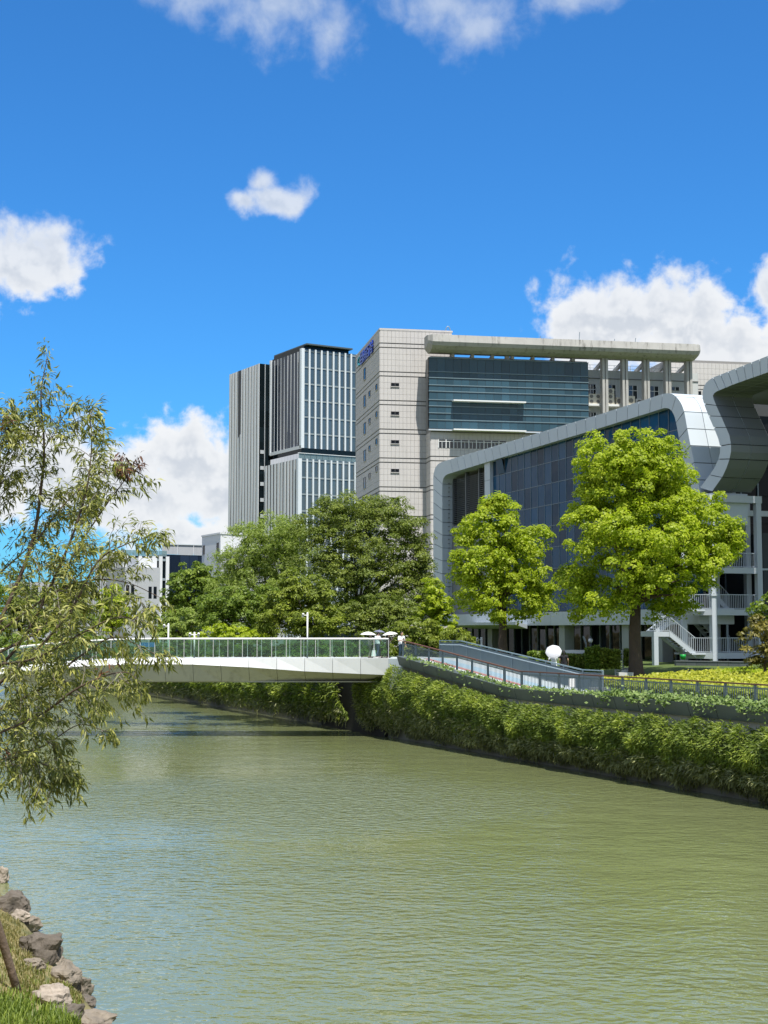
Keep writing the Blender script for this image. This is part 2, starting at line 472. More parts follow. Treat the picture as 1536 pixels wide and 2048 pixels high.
# right bank ground
vs, fs = [], []
ss = list(np.arange(-46, 60, 2.0)) + list(np.arange(60, 200, 10.0)) + [260, 400, 900]
qs = [0.3, 2, 4.5] + list(np.arange(5, 30, 1.5)) + [34, 40, 50, 70, 110, 200, 500, 1200]
for s_ in ss:
    for q_ in qs: vs.append(S(s_, q_, ground_z(s_, q_)))
nq = len(qs)
for i in range(len(ss) - 1):
    for j in range(nq - 1):
        k = i * nq + j; fs.append((k, k + 1, k + nq + 1, k + nq))
g = link('ground', mesh_from('ground', vs, fs, M_LAWN, True)); kind(g, 'structure')
# left bank
vs, fs = [], []
us = list(np.arange(-40, 60, .5)) + list(np.arange(60, 300, 12)); ps = list(np.arange(-1.2, 5.2, .2)) + [7, 12, 40, 200]
for u_ in us:
    for p_ in ps:
        P = L0 + LD * u_ + LN * p_; vs.append((P.x, P.y, bank_z(P.x, P.y)))
npz = len(ps)
for i in range(len(us) - 1):
    for j in range(npz - 1):
        k = i * npz + j; fs.append((k, k + npz, k + npz + 1, k + 1))
g = link('bank_ground', mesh_from('bank_ground', vs, fs, M_BANK, True)); kind(g, 'structure')

# retaining wall of the right bank, in stone courses
wall = thing('retaining_wall', S(10, 0, 0), 'grey stone retaining wall along the far canal bank under the hanging shrubs', 'wall')
m = MB()
for k in range(-46, 300, 4):
    z0 = zr(k) - .42; z1 = zr(k + 4) - .42
    m.hexa([S(k, 0, -1), S(k, .6, -1), S(k + 4, .6, -1), S(k + 4, 0, -1), S(k, 0, z0), S(k, .6, z0), S(k + 4, .6, z1), S(k + 4, 0, z1)])
m.build('wall_body', M_STONEWALL, wall)
cop = None
for k in np.arange(-8, 18.5, 1.25):
    h = MB(); z = zr(k) - .42
    h.box(FW, k + .01, k + 1.24, -.05, .05 + random.uniform(0, .02), z - random.uniform(.5, .56), z + .004)
    h.build('stone', M_CONC, wall)

# walk behind the railing and the ramp
m = MB()
for k in range(-46, 18, 2): m.poly([S(k, .2, WALK + .004), S(k, 4.4, WALK + .004), S(k + 2, 4.4, WALK + .004), S(k + 2, .2, WALK + .004)])
kind(m.build('path', M_PAVE), 'structure')
m = MB(); M_RAMP = principled('ramp_paving', (.40, .45, .47), .75, var=.12, scale=1.5)
def rampstrip(m, q0, q1, dz, s0=S_BOT - 1, s1=S_TOP, low=True):
    n = 12
    for i in range(n):
        a = s0 + (s1 - s0) * i / n; c = s0 + (s1 - s0) * (i + 1) / n
        if low:
            m.hexa([S(a, q0, 3.0), S(a, q1, 3.0), S(c, q1, 3.0), S(c, q0, 3.0), S(a, q0, zr(a) + dz), S(a, q1, zr(a) + dz), S(c, q1, zr(c) + dz), S(c, q0, zr(c) + dz)])
        else: m.poly([S(a, q0, zr(a) + dz), S(a, q1, zr(a) + dz), S(c, q1, zr(c) + dz), S(c, q0, zr(c) + dz)])
rampstrip(m, .1, 4.25, .008)
plan = [(0.2, 93.0), tuple(S(S_TOP, .1, 0)[:2]), tuple(S(S_TOP, 4.25, 0)[:2]), tuple(S(41, 4.25, 0)[:2]), (-1.2, 97.6)]
bot = [Vector((*p, 3.0)) for p in plan]; top = [Vector((*p, DECK)) for p in plan]
m.poly(top[::-1] if False else top); m.poly(bot[::-1])
for i in range(5): m.poly([bot[i], bot[(i + 1) % 5], top[(i + 1) % 5], top[i]])
ramp = kind(m.build('ramp_path', M_RAMP), 'structure')
for nm, q0, q1, c in (('white_line', 1.05, 1.3, (.75, .75, .73)), ('red_strip', 1.45, 1.8, (.42, .16, .14)), ('blue_strip', 2.0, 2.9, (.30, .42, .5))):
    m = MB(); rampstrip(m, q0, q1, .014, low=False); m.build(nm, principled(nm, c, .7, var=.1), ramp)

# dark planter hung on the wall head, panel by panel
M_PLANT = principled('planter_metal', (.075, .095, .10), .5, var=.25, scale=1.2, streak=.3, dark=(.04, .04, .035))
plr = thing('planter', S(5, -.3, WALK - .4), 'long dark grey metal planter trough with panel joints below the brown topped railing', 'planter')
for k in np.arange(-16, 34, 2.0):
    a, c = k + .02, k + 1.98; h = MB()
    for_ = []
    za, zc = zr(a), zr(c)
    h.hexa([S(a, -.30, za - .40), S(a, .12, za - .40), S(c, .12, zc - .40), S(c, -.30, zc - .40),
            S(a, -.50, za + .20), S(a, .12, za + .20), S(c, .12, zc + .20), S(c, -.50, zc + .20)])
    h.build('planter_panel', M_PLANT, plr)

# railing near the water
M_RAILP = principled('railing_grey_blue', (.14, .185, .205), .5, metal=.1, var=.1)
M_WOODR = principled('handrail_brown', (.13, .052, .032), .5, var=.25, scale=4)
def railing(name, label, s0, s1, q, step, topmat, nbal, rails, h=1.1, postw=.05, rail_h=.06, toplift=0.0, balw=.012):
    root = thing(name, S((s0 + s1) / 2, q, zr((s0 + s1) / 2)), label, 'railing')
    n = int(round((s1 - s0) / step)); fr = FW
    for i in range(n + 1):
        s_ = s0 + (s1 - s0) * i / n; z = zr(s_); p = MB()
        p.box(fr, s_ - postw, s_ + postw, -q - .04, -q + .04, z - .02, z + h)
        p.build('post', M_RAILP, root)
    br = [s0] + [s for s in (S_BOT, S_TOP) if s0 < s < s1] + [s1]
    for lv, w, mat_, nm in rails:
        m = MB()
        for a, c in zip(br[:-1], br[1:]):
            za, zc = zr(a + 1e-6) + lv, zr(c - 1e-6) + lv
            m.hexa([S(a, q - w, za), S(a, q + w, za), S(c, q + w, zc), S(c, q - w, zc), S(a, q - w, za + rail_h), S(a, q + w, za + rail_h), S(c, q + w, zc + rail_h), S(c, q - w, zc + rail_h)])
        m.build(nm, mat_, root)
    for i in range(n):
        a = s0 + (s1 - s0) * i / n; c = s0 + (s1 - s0) * (i + 1) / n; m = MB()
        for j in range(1, nbal):
            t = a + (c - a) * j / nbal; z = zr(t)
            m.box(fr, t - balw, t + balw, -q - .012, -q + .012, z + .08, z + h - .12)
        kind(m.build('baluster_panel', M_RAILP, root), 'stuff')
    return root
railing('waterside_railing', 'blue grey baluster railing with brown handrail beside the canal, running down the ramp', -16, S_TOP + .6, .22, 2.0, M_WOODR, 13,
        [(1.08, .07, M_WOODR, 'handrail'), (.92, .02, M_RAILP, 'upper_rail'), (.06, .02, M_RAILP, 'lower_rail')])
railing('ramp_railing', 'pale blue grey railing of close bars on the inland side of the ramp', S_BOT - 2.2, S_TOP + 3.2, 4.1, 2.0, M_RAILP, 26,
        [(1.12, .05, principled('rail_steel', (.23, .32, .36), .4, metal=.3), 'handrail'), (.86, .05, principled('rail_white', (.5, .58, .6), .4), 'white_rail'), (.06, .02, M_RAILP, 'lower_rail')], h=1.15, balw=.024)

# ------------------------------------------------------------------ footbridge
bridge = thing('footbridge', (-16, 95, 3.5), 'white edged footbridge with glass parapets and tapering concrete girder across the canal', 'footbridge')
BX0, BX1, BY0, BY1 = -38.0, 0.3, 93.0, 97.4
M_BW = principled('bridge_white', (.56, .57, .57), .55, var=.07, scale=.7, streak=.22, dark=(.36, .36, .33), objrand=.03)
M_BC = principled('bridge_concrete', (.40, .385, .34), .8, var=.2, scale=.6, bump=.1, bscale=6, streak=.55, dark=(.2, .19, .16), objrand=.07)
def px_of(X): return CX + X / 93.0 * F
def fas(X):
    x = px_of(X); pts = [(-400, .34), (380, .36), (499, .56), (610, .82), (768, 1.06), (900, 1.06)]
    for (x0, h0), (x1, h1) in zip(pts[:-1], pts[1:]):
        if x0 <= x <= x1: return h0 + (h1 - h0) * (x - x0) / (x1 - x0)
    return .36
def arch(X): return -.0065 * max(0.0, -15 - X) ** 2
def lean(X): return max(-.14, .42 - max(0, (px_of(X) - 300) / 420) * .5)
nseg = 21; dX = (BX1 - BX0) / nseg
for side in (0, 1):
    Yf = BY0 if side == 0 else BY1; d = 1 if side == 0 else -1
    for i in range(nseg):
        a, c = BX0 + dX * i + .012, BX0 + dX * (i + 1) - .012; h = MB()
        def ring(X): 
            f_ = fas(X); l_ = lean(X)
            D_ = DECK + arch(X); return [(X, Yf + d * l_, D_ + .03), (X, Yf, D_ - f_), (X, Yf + d * .5, D_ - f_), (X, Yf + d * .6, D_ + .03)]
        r0, r1 = ring(a), ring(c)
        h.hexa([r0[0], r0[1], r0[2], r0[3], r1[0], r1[1], r1[2], r1[3]]); h.build('edge_panel', M_BW, bridge)
        h = MB()
        def ring2(X):
            f_ = fas(X); y1 = .04 + (.55 + 1.1 * max(0, (f_ - .36) / .7))
            D_ = DECK + arch(X) - f_ - .01; return [(X, Yf + d * .06, D_), (X, Yf + d * y1, DECK - 1.5), (X, Yf + d * (y1 + .2), DECK - 1.5), (X, Yf + d * .7, D_)]
        r0, r1 = ring2(a), ring2(c)
        h.hexa([r0[0], r0[1], r0[2], r0[3], r1[0], r1[1], r1[2], r1[3]]); h.build('girder_panel', M_BC, bridge)
m = MB()
for X0, X1 in zip(np.linspace(BX0, BX1, 20)[:-1], np.linspace(BX0, BX1, 20)[1:]):
    z0, z1 = DECK + arch(X0), DECK + arch(X1)
    m.hexa([(X0, BY0 + .55, z0 - .25), (X1, BY0 + .55, z1 - .25), (X1, BY1 - .55, z1 - .25), (X0, BY1 - .55, z0 - .25), (X0, BY0 + .55, z0), (X1, BY0 + .55, z1), (X1, BY1 - .55, z1), (X0, BY1 - .55, z0)])
m.build('deck', M_RAMP, bridge)
m = MB(); m.hexa([(BX0, BY0 + .62, DECK - 1.56), (BX1, BY0 + 1.0, DECK - 1.56), (BX1, BY1 - 1.0, DECK - 1.56), (BX0, BY1 - .62, DECK - 1.56),
                  (BX0, BY0 + .62, DECK - 1.502), (BX1, BY0 + 1.0, DECK - 1.502), (BX1, BY1 - 1.0, DECK - 1.502), (BX0, BY1 - .62, DECK - 1.502)]); m.build('soffit', M_CONC, bridge)
m = MB(); m.box(FW, 36.5, 48.5, .02, .25, -1, 3.55)  # near-black box along the wall: shade below the bridge put into its colour
m.build('abutment_shade', principled('abutment_shade_black', (.012, .012, .011), .9, var=.2), bridge)
M_RGL = glass_rail_mat('parapet_glass', (.70, .82, .77), 1.4, .965)
M_STEEL = principled('brushed_steel', (.62, .63, .62), .35, metal=.6)
M_WHITE = principled('white_paint', (.78, .78, .76), .45, var=.04)
FB = [Frame((BX0, BY0 + .48), (1, 0), (0, -1)), Frame((BX0, BY1 - .48), (1, 0), (0, -1))]
npan = 40; pw = (BX1 - BX0) / npan; me_p = boxmesh('pane', pw - .07, .014, 1.12, M_RGL)
for fr in FB:
    for i in range(npan):
        link('pane', me_p, bridge, fr.m(pw * (i + .5), 0, DECK + arch(BX0 + pw * (i + .5)) + .12 + .58))
    for i in range(npan + 1):
        p = MB(); a = pw * i; D_ = DECK + arch(BX0 + a); p.box(fr, a - .018, a + .018, -.07, .02, D_, D_ + 1.24); p.box(fr, a - .06, a + .06, -.08, .08, D_, D_ + .06); p.build('post', M_STEEL, bridge)
    m = MB(); m.tube([fr.p(a, 0, DECK + arch(BX0 + a) + 1.28) for a in np.linspace(0, BX1 - BX0, 30)], .05, 10); m.build('handrail', M_WHITE, bridge, True)

# ------------------------------------------------------------------ camera poles, lamps and sign on and by the bridge
def cam_pole(x, ytop, Y, zb, label, two=False, ball=False, r=.05):
    top = at(x, ytop, Y); root = thing('camera_pole', (top.x, Y, zb), label, 'pole', 'white poles carrying cameras')
    m = MB(); m.tube([(top.x, Y, zb), (top.x, Y, top.z)], r, 10); m.build('pole', M_WHITE, root, True)
    for sgn in ((-1, 1) if two else (-1,)):
        m = MB(); m.tube([(top.x, Y, top.z - .18), (top.x + sgn * .26, Y - .05, top.z - .18)], .025, 6); m.build('arm', M_WHITE, root)
        c = Vector((top.x + sgn * .28, Y - .08, top.z - .10))
        m = MB(); m.tube([c + Vector((0, .12, 0)), c + Vector((0, -.16, -.05))], .075, 8)
        cm = m.build('camera_housing', M_WHITE, root, True)
        m = MB(); m.tube([c + Vector((0, -.16, -.05)), c + Vector((0, -.18, -.052))], .05, 8); m.build('lens', principled('lens_black', (.01, .01, .012), .1), cm)
        m = MB(); m.ball(c + Vector((-.02, 0, -.14)), .075, 8, 6); m.build('dome_camera', principled('dome_grey', (.5, .5, .52), .3), root, True)
cam_pole(337, 1247, 99, 4.0, 'slim white camera pole behind the bridge glass, next to the blue sign')
cam_pole(389, 1264, 93.9, DECK, 'short white pole with two cameras standing on the bridge edge', True)
cam_pole(615, 1225, 93.9, DECK, 'tallest white camera pole standing on the bridge edge before the dark tree')
cam_pole(963, 1274, 97, 4.2, 'stubby white pole with boxed camera behind the ramp railing top', r=.07)
p0, p1 = at(279, 1285, 99.5), at(309, 1294, 99.5)
root = thing('blue_sign', ((p0.x + p1.x) / 2, 99.5, 4.0), 'small plain blue sign on two posts seen through the bridge glass', 'sign')
fr = Frame((p0.x, 99.5), (1, 0), (0, -1)); w = p1.x - p0.x
m = MB(); m.box(fr, 0, w, -.02, .02, p1.z, p0.z); m.build('board', principled('sign_blue', (.02, .22, .62), .4), root)
for a in (.1, w - .1):
    m = MB(); m.tube([fr.p(a, -.05, 4.0), fr.p(a, -.05, p0.z - .02)], .025, 6); m.build('post', M_STEEL, root)
# ================================================================== BUILDINGS
M_TILE = principled('clad_tile', (.48, .458, .44), .75, var=.10, scale=.35, streak=.34, dark=(.29, .27, .25))
M_TILED = principled('tile_joint', (.24, .23, .225), .9)
M_GROOVE = principled('groove_dark', (.13, .13, .13), .9)
M_GB = facade_glass('office_glass_blue', (.030, .072, .100), 1.35, .04, objrand=.22)
M_GD = facade_glass('glass_dark', (.007, .010, .014), 1.3, .03, spec=.3)
M_GN = facade_glass('glass_navy', (.012, .056, .118), 1.3, .03, wob=.12, objrand=.5, spec=.18)
M_GW = facade_glass('window_glass', (.018, .025, .03), 1.6, .05)
M_ALU = principled('aluminium', (.55, .58, .6), .4, metal=.4, var=.05)
M_FRM = principled('frame_white', (.7, .71, .7), .5)
M_MULL = principled('mullion_grey', (.22, .27, .30), .45, metal=.3)

M_TRANS = principled('transom_grey_blue', (.13, .19, .22), .5)
# ------------------------------------------------------------------ grey tiled office tower with curtain wall wing
ANG = math.radians(10.4)
dL = Vector((-math.sin(ANG), math.cos(ANG), 0)); dR = Vector((math.cos(ANG), math.sin(ANG), 0))
C0 = at(760, 700, 194)
FR = Frame(C0, dR, -dL); FL = Frame(C0, dL, -dR)
ZT = FR.px(760, 657)[1]
TW, TD = 10.2, 20.4
tower = thing('office_tower', (C0.x, C0.y, 4.6), 'grey tiled office tower with blue rooftop lettering, glass wing and long rounded roof beam', 'building')
m = MB(); m.box(FR, .0, TW, -TD, 0, 3.5, ZT - .2); m.build('wall', M_TILED, tower)
floors = [FR.px(760, y)[1] for y in (686, 743.5, 800.5, 858)]
fh = (floors[0] - floors[-1]) / 3
bands = [floors[0] - fh * k for k in range(-1, 12)]
# rows of tiles: between the double grooves
zs = []
for zb in bands:
    h = (fh - .74) / 4
    z0 = zb - fh
    for j in range(4): zs.append((z0 + .06 + j * (h), z0 + .06 + (j + 1) * h))
    zs.append((zb - .54, zb - .08))
zs = [(a, min(c, ZT)) for a, c in zs if a < ZT - .3 and a > 4.2]
win_r = []; 
for k in range(0, 9):
    y = 766 + 57.2 * k; a0, z1 = FR.px(781.5, y); a1, z0 = FR.px(798, y + 7.5); win_r.append((a0, a1, z0, z1))
win_l = []
for k in range(0, 6):
    for (x0, x1, y0, h) in ((729.2, 732.6, 738, 20), (739.2, 742, 783.5, 9), (753, 756, 770, 9)):
        yy = y0 + 54.5 * k; a1, z1 = FL.px(x0, yy); a0, z0 = FL.px(x1, yy + h); win_l.append((a0, a1, min(z0, z1), max(z0, z1)))
kind(tiles_mesh(FR, 0, TW, 19, zs, 0, .07, .022).build('tile', M_TILE, tower), 'stuff')
kind(tiles_mesh(FL, 0, TD, 36, zs, 0, .07, .022).build('tile', M_TILE, tower), 'stuff')
def grooves(fr, a0, a1, zmax):
    for zb in bands:
        for dz in (-.64, -.04):
            if 4.5 < zb + dz < zmax - .2:
                g_ = MB(); g_.box(fr, a0, a1, .0, .012, zb + dz - .06, zb + dz + .06); g_.build('groove', M_GROOVE, tower)
grooves(FR, 0, TW, ZT); grooves(FL, 0, TD, ZT)
m = MB(); m.box(FR, -.1, TW + .1, -TD - .1, .1, ZT - .2, ZT + .05); m.build('parapet', M_TILE, tower)
M_WFR = principled('window_frame_grey', (.16, .16, .165), .5)
def small_window(fr, h, root, split=2):
    fr = fr.off(0, .08)
    m = MB(); m.box(fr, h[0] + .02, h[1] - .02, .0, .03, h[2] + .02, h[3] - .02); w = m.build('window', M_GD, root)
    f = MB(); t = .035
    f.box(fr, h[0], h[1], .0, .09, h[2], h[2] + t); f.box(fr, h[0], h[1], .0, .09, h[3] - t, h[3])
    f.box(fr, h[0], h[0] + t, .0, .09, h[2] + t, h[3] - t); f.box(fr, h[1] - t, h[1], .0, .09, h[2] + t, h[3] - t)
    if split == 2: f.box(fr, (h[0] + h[1]) / 2 - t / 2, (h[0] + h[1]) / 2 + t / 2, .031, .08, h[2] + t, h[3] - t)
    f.build('frame', M_WFR, w)
    s = MB(); s.box(fr, h[0] - .05, h[1] + .05, -.01, .12, h[2] - .07, h[2] - .003); s.build('sill', M_TILE, w)
for h in win_r: small_window(FR, h, tower)
for h in win_l: small_window(FL, h, tower, 1)
# lettering on the side face: a teal swoosh emblem, then four blocky blue characters (strokes on a 10 x 12 grid)
M_SIGN = principled('sign_letters_blue', (.010, .045, .36), .35); M_TEAL = principled('sign_emblem_teal', (.01, .30, .36), .35)
GL = [[(0, 11, 10, 12), (0, 0, 2, 11), (8, 0, 10, 11), (2, 7, 8, 8.4), (2, 3.6, 8, 5), (2, 0, 8, 1.4), (4.3, 8.4, 5.7, 11)],
      [(0, 9.5, 2, 12), (0, 5, 2, 8), (0, 0, 2, 4), (3.5, 9.8, 10, 11.2), (3.5, 0, 5, 8), (8.6, 0, 10, 8), (5, 4.8, 8.6, 6), (5, 2.4, 8.6, 3.4), (6.2, 6, 7.5, 12)],
      [(0, 10.2, 10, 11.6), (1, 7, 9, 8.2), (4.3, 8.2, 5.7, 12), (1, 0, 2.5, 7), (7.5, 0, 9, 7), (2.5, 3, 7.5, 4.2), (2.5, 0, 7.5, 1.2)],
      [(1, 8.5, 3, 12), (7, 8.5, 9, 12), (3.6, 6.5, 6.4, 8.5), (0, 5.3, 3.6, 6.6), (6.4, 5.3, 10, 6.6), (1.5, 0, 3, 4.6), (7, 0, 8.5, 4.6), (3, 3.2, 7, 4.6), (3, 0, 7, 1.4)]]
a_hi, zt_ = FL.px(718.5, 714); a_lo, zt2 = FL.px(748.5, 683.5)
zc_hi = FL.px(748.5, 680)[1]; hh = FL.px(748.5, 680)[1] - FL.px(748.5, 704)[1]; zb_ = zc_hi - hh
cw = (a_hi - a_lo) / 4.75
for k in range(4):
    m = MB(); base = a_hi - cw * (k + 1.85)          # reads left to right from the far end towards the corner
    for (x0, y0, x1, y1) in GL[k]:
        m.box(FL, base + cw * .88 * (1 - x1 / 10), base + cw * .88 * (1 - x0 / 10), .16, .34, zb_ + hh * y0 / 12, zb_ + hh * y1 / 12)
    m.build('sign_character', M_SIGN, tower)
m = MB(); ctr = (a_hi - cw * .42, zb_ + hh * .5)
for i in range(12):
    t0, t1 = math.radians(60 + 20 * i), math.radians(60 + 20 * (i + 1)); r0, r1 = cw * .24, cw * .40; q = hh / cw * 1.0
    P = lambda r, t, b_: FL.p(ctr[0] - r * math.cos(t), b_, ctr[1] + r * math.sin(t) * q)
    m.hexa([P(r0, t0, .16), P(r1, t0, .16), P(r1, t1, .16), P(r0, t1, .16), P(r0, t0, .34), P(r1, t0, .34), P(r1, t1, .34), P(r0, t1, .34)])
m.build('sign_emblem', M_TEAL, tower)

# wing with blue curtain wall
Wc = C0 + dR * 6.5 - dL * 3.0
FWg = Frame(Wc, dR, -dL)
zw_top = FWg.px(857, 712)[1]
m = MB(); m.box(FWg, 0, 22.4, -16, 0, 3.5, zw_top); m.build('wing_wall', M_TILED, tower)
zg0 = FWg.px(857, 858)[1]; zg1 = FWg.px(857, 716)[1]
a_gl, a_gr = -.35, FWg.px(1175, 780)[0]
strip = [FWg.px(876, 879), FWg.px(1012, 899)]
zs2 = [(a, min(c, zg0 - .25)) for a, c in zs if a < zg0 - .5]
kind(tiles_mesh(FWg, 0, 22.4, 38, zs2, 0, .07, .022).build('tile', M_TILE, tower), 'stuff')
FWs = Frame(Wc, dL, -dR); grooves(FWg, 0, 22.4, zg0 - .3); grooves(FWs, 0, 3, zg0 - .3); kind(tiles_mesh(FWs, 0, 3, 5, zs2, 0, .07, .022).build('tile', M_TILE, tower), 'stuff')
ls, zw0, zw1 = strip[0][0], strip[1][1], strip[0][1]
n = 9; ww = (strip[1][0] - ls) / n
for i in range(n):
    a = ls + ww * i
    m = MB(); m.box(FWg, a + .05, a + ww - .05, .02, .10, zw0, zw1); w = m.build('window', M_GW, tower)
    f = MB(); f.box(FWg, a, a + .09, .02, .16, zw0, zw1); f.box(FWg, a + .09, a + ww, .05, .15, zw0 + .75 * (zw1 - zw0), zw0 + .75 * (zw1 - zw0) + .07)
    f.box(FWg, a + ww / 2 - .03, a + ww / 2 + .03, .05, .14, zw0, zw0 + .75 * (zw1 - zw0)); f.build('frame', M_FRM, w)
m = MB(); m.box(FWg, a_gl, a_gr, 0.08, .40, zg0, zg1); m.build('curtain_wall_back', M_GROOVE, tower)
hts = []
ypos = [716, 744, 756, 770.5, 783, 800, 812.5, 826.5, 840, 858]
rows = [(FWg.px(857, y1)[1], FWg.px(857, y0)[1]) for y0, y1 in zip(ypos[:-1], ypos[1:])]
FGl = FWg
grid(tower, 'pane', FGl, a_gl + .02, a_gr - .02, 20, 0, 0, 0, .035, .44, .05, M_GB, tilt=.004, rows=rows)
m = MB(); m.box(FWs, -.5, 0, .36, .42, zg0, zg1); m.build('glass_return', M_GD, tower)
for (z0, z1) in rows:
    m = MB(); m.box(FWg, a_gl - .03, a_gr + .03, .47, .56, z1 - .06, z1 + .05); m.build('transom', M_TRANS, tower)
m = MB(); m.box(FWg, a_gl - .05, a_gr + .05, .08, .62, zg0 - .25, zg0 - .07); m.build('sill_band', M_ALU, tower)
for (x0, x1, y, d) in ((902, 1046, 803, 1.0), (902, 1046, 861, 1.1)):
    a0, z = FWg.px(x0, y); a1 = FWg.px(x1, y)[0]
    m = MB(); m.box(FWg, a0, a1, .57, .57 + d, z - .14, z + .04); m.build('ledge', M_FRM, tower)
# long rounded roof beam
M_BEAM = principled('beam_concrete', (.36, .352, .33), .85, var=.22, scale=.5, streak=.9, dark=(.10, .095, .085))
zb0 = FWg.px(860, 706)[1]; zb1 = FWg.px(860, 674)[1]; H = zb1 - zb0
prof = [(-.6, zb1), (1.9, zb1), (2.5, zb1 - .12), (2.65, zb1 - .5 * H), (2.4, zb1 - .72 * H), (1.7, zb1 - .9 * H), (.6, zb0), (-.6, zb0)]
a0, a1 = -.75, FWg.px(1406, 700, 2.6)[0]
prof = [tuple(p) for p in prof]
stn = [(a0, .72), (a0 + .5, 1.0), (a1 - 1.4, 1.0), (a1 - .5, .93), (a1, .72)]
vs, fs = [], []; k = len(prof)
for a, sc in stn:
    for (b_, z_) in prof: vs.append(FWg.p(a, -.6 + (b_ + .6) * sc, zb1 + (z_ - zb1) * sc))
for i in range(len(stn) - 1):
    for j in range(k): fs.append((i * k + j, i * k + (j + 1) % k, (i + 1) * k + (j + 1) % k, (i + 1) * k + j))
fs.append(tuple(range(k))[::-1]); fs.append(tuple((len(stn) - 1) * k + j for j in range(k)))
link('roof_beam', mesh_from('roof_beam', vs, fs, M_BEAM), tower)
# columns, recessed floors with windows and air conditioners to the right of the glass
cols = [FWg.px(x, 750)[0] for x in (1207, 1247, 1290, 1333, 1375)]
zf = FWg.px(1300, 1000)[1]
for a in cols:
    m = MB(); m.box(FWg, a - .42, a - .07, -.25, .75, 12, zb0 + .02); m.box(FWg, a + .07, a + .42, -.25, .75, 12, zb0 + .02); m.box(FWg, a - .07, a + .07, -.2, .55, 12, zb0)
    m.build('column', M_BEAM, tower)
FRc = FWg.off(0, -1.6)
ztop = FRc.px(1250, 742)[1]
m = MB(); m.box(FRc, 22.4, 39.5, -14, 0, 3.5, ztop); m.build('recessed_wall', principled('recess_paint', (.47, .485, .48), .8, var=.12, scale=.5, streak=.3), tower)
zl = FRc.px(1250, 758)[1]; m = MB(); m.box(FRc, 22.4, 39.5, 0, .1, zl - .1, zl); m.build('string_course', M_GROOVE, tower)
for f_ in range(4):
    z1 = FRc.px(1250, 771)[1] - f_ * fh; z0 = z1 - 2.4
    for i, a in enumerate([22.9] + [c + .62 for c in cols[:-1]]):
        a1_ = (cols[i] - .62) if True else 0
        if a1_ - a < .8: continue
        a1_ = min(a1_, a + 2.1)
        if i == 4 and f_ == 0: z0_ = z1 - .5
        else: z0_ = z0
        m = MB(); m.box(FRc, a, a1_, .02, .06, z0_, z1); w = m.build('window', M_GW, tower)
        f = MB(); 
        for t in (0, .33, .66, 1): 
            x = a + (a1_ - a) * t; f.box(FRc, x - .035, x + .035, .061, .12, z0_, z1)
        if z0_ == z0: f.box(FRc, a, a1_, .063, .115, z1 - .75, z1 - .68)
        f.build('frame', M_FRM, w)
    zl = FRc.px(1250, 812)[1] - f_ * fh
    m = MB(); m.box(FRc, 22.4, 39.5, .0, 1.3, zl - .3, zl); m.build('balcony_ledge', principled('ledge_white', (.66, .66, .64), .7, streak=.3), tower)
# sloping pergola struts between beam and roof, and the roof rail
for a in [FWg.px(x, 745)[0] for x in (905, 945, 985, 1025, 1066, 1106, 1146)] + cols:
    m = MB(); m.hexa([FWg.p(a - .2, .2, zb0 - .5), FWg.p(a + .2, .2, zb0 - .5), FWg.p(a + .2, -9, zb0 - 2.3), FWg.p(a - .2, -9, zb0 - 2.3),
                      FWg.p(a - .2, .2, zb0 + .05), FWg.p(a + .2, .2, zb0 + .05), FWg.p(a + .2, -9, zb0 - 1.75), FWg.p(a - .2, -9, zb0 - 1.75)]); m.build('roof_strut', M_BEAM, tower)
for x in (905, 1015, 1146):
    a = FWg.px(x, 710)[0]; m = MB(); m.box(FWg, a - .3, a + .3, -.5, 0, zw_top, zb0 + .03); m.build('beam_post', M_BEAM, tower)
m = MB()
for z in (.45, .9): m.box(FRc, 22.4, 39, -1.04, -1.0, ztop + z, ztop + z + .05)
for a in np.arange(22.5, 39, 1.2): m.box(FRc, a, a + .05, -1.1, -1.05, ztop, ztop + .95)
m.build('roof_rail', M_MULL, tower)
# further tiled block at the right, behind
FB2 = FWg.off(39.0, -5.5); z2 = FB2.px(1430, 722)[1]
m = MB(); m.box(FB2, -2.5, 16, -14, 0, 3.5, z2); m.build('rear_block_wall', M_TILED, tower)
zs3 = [(a, min(c, z2)) for a, c in zs if a < z2 - .3]
hb = FB2.px(1384, 782); hb2 = FB2.px(1402, 796); h3 = [(hb[0], hb2[0], hb2[1], hb[1])]
kind(tiles_mesh(FB2, -2.5, 16, 30, zs3, 0, .07, .022).build('tile', M_TILE, tower), 'stuff'); small_window(FB2, h3[0], tower)
# roof antennas and ladder hoop
for x, y0, y1 in ((1158, 664, 684), (1428, 708, 728), (1080, 676, 684), (1228, 678, 687), (1270, 676, 688)):
    p0 = FWg.px(x, y0, 1.0); m = MB(); z0 = zb1 - .01 if x < 1400 else z2
    m.tube([FWg.p(p0[0], 1.0 if x < 1400 else -6, z0), FWg.p(p0[0] + .1, 1.0 if x < 1400 else -6, max(p0[1], z0 + .5))], .05, 5); m.build('antenna', M_MULL, tower)
a, z = FR.px(896, 654, -1); m = MB(); m.tube([FR.p(a + .35 * math.cos(t), -1, ZT + .1 + .8 * math.sin(t) * 1.0) for t in np.linspace(0, math.pi, 9)], .06, 5); m.build('ladder_hoop', M_MULL, tower)

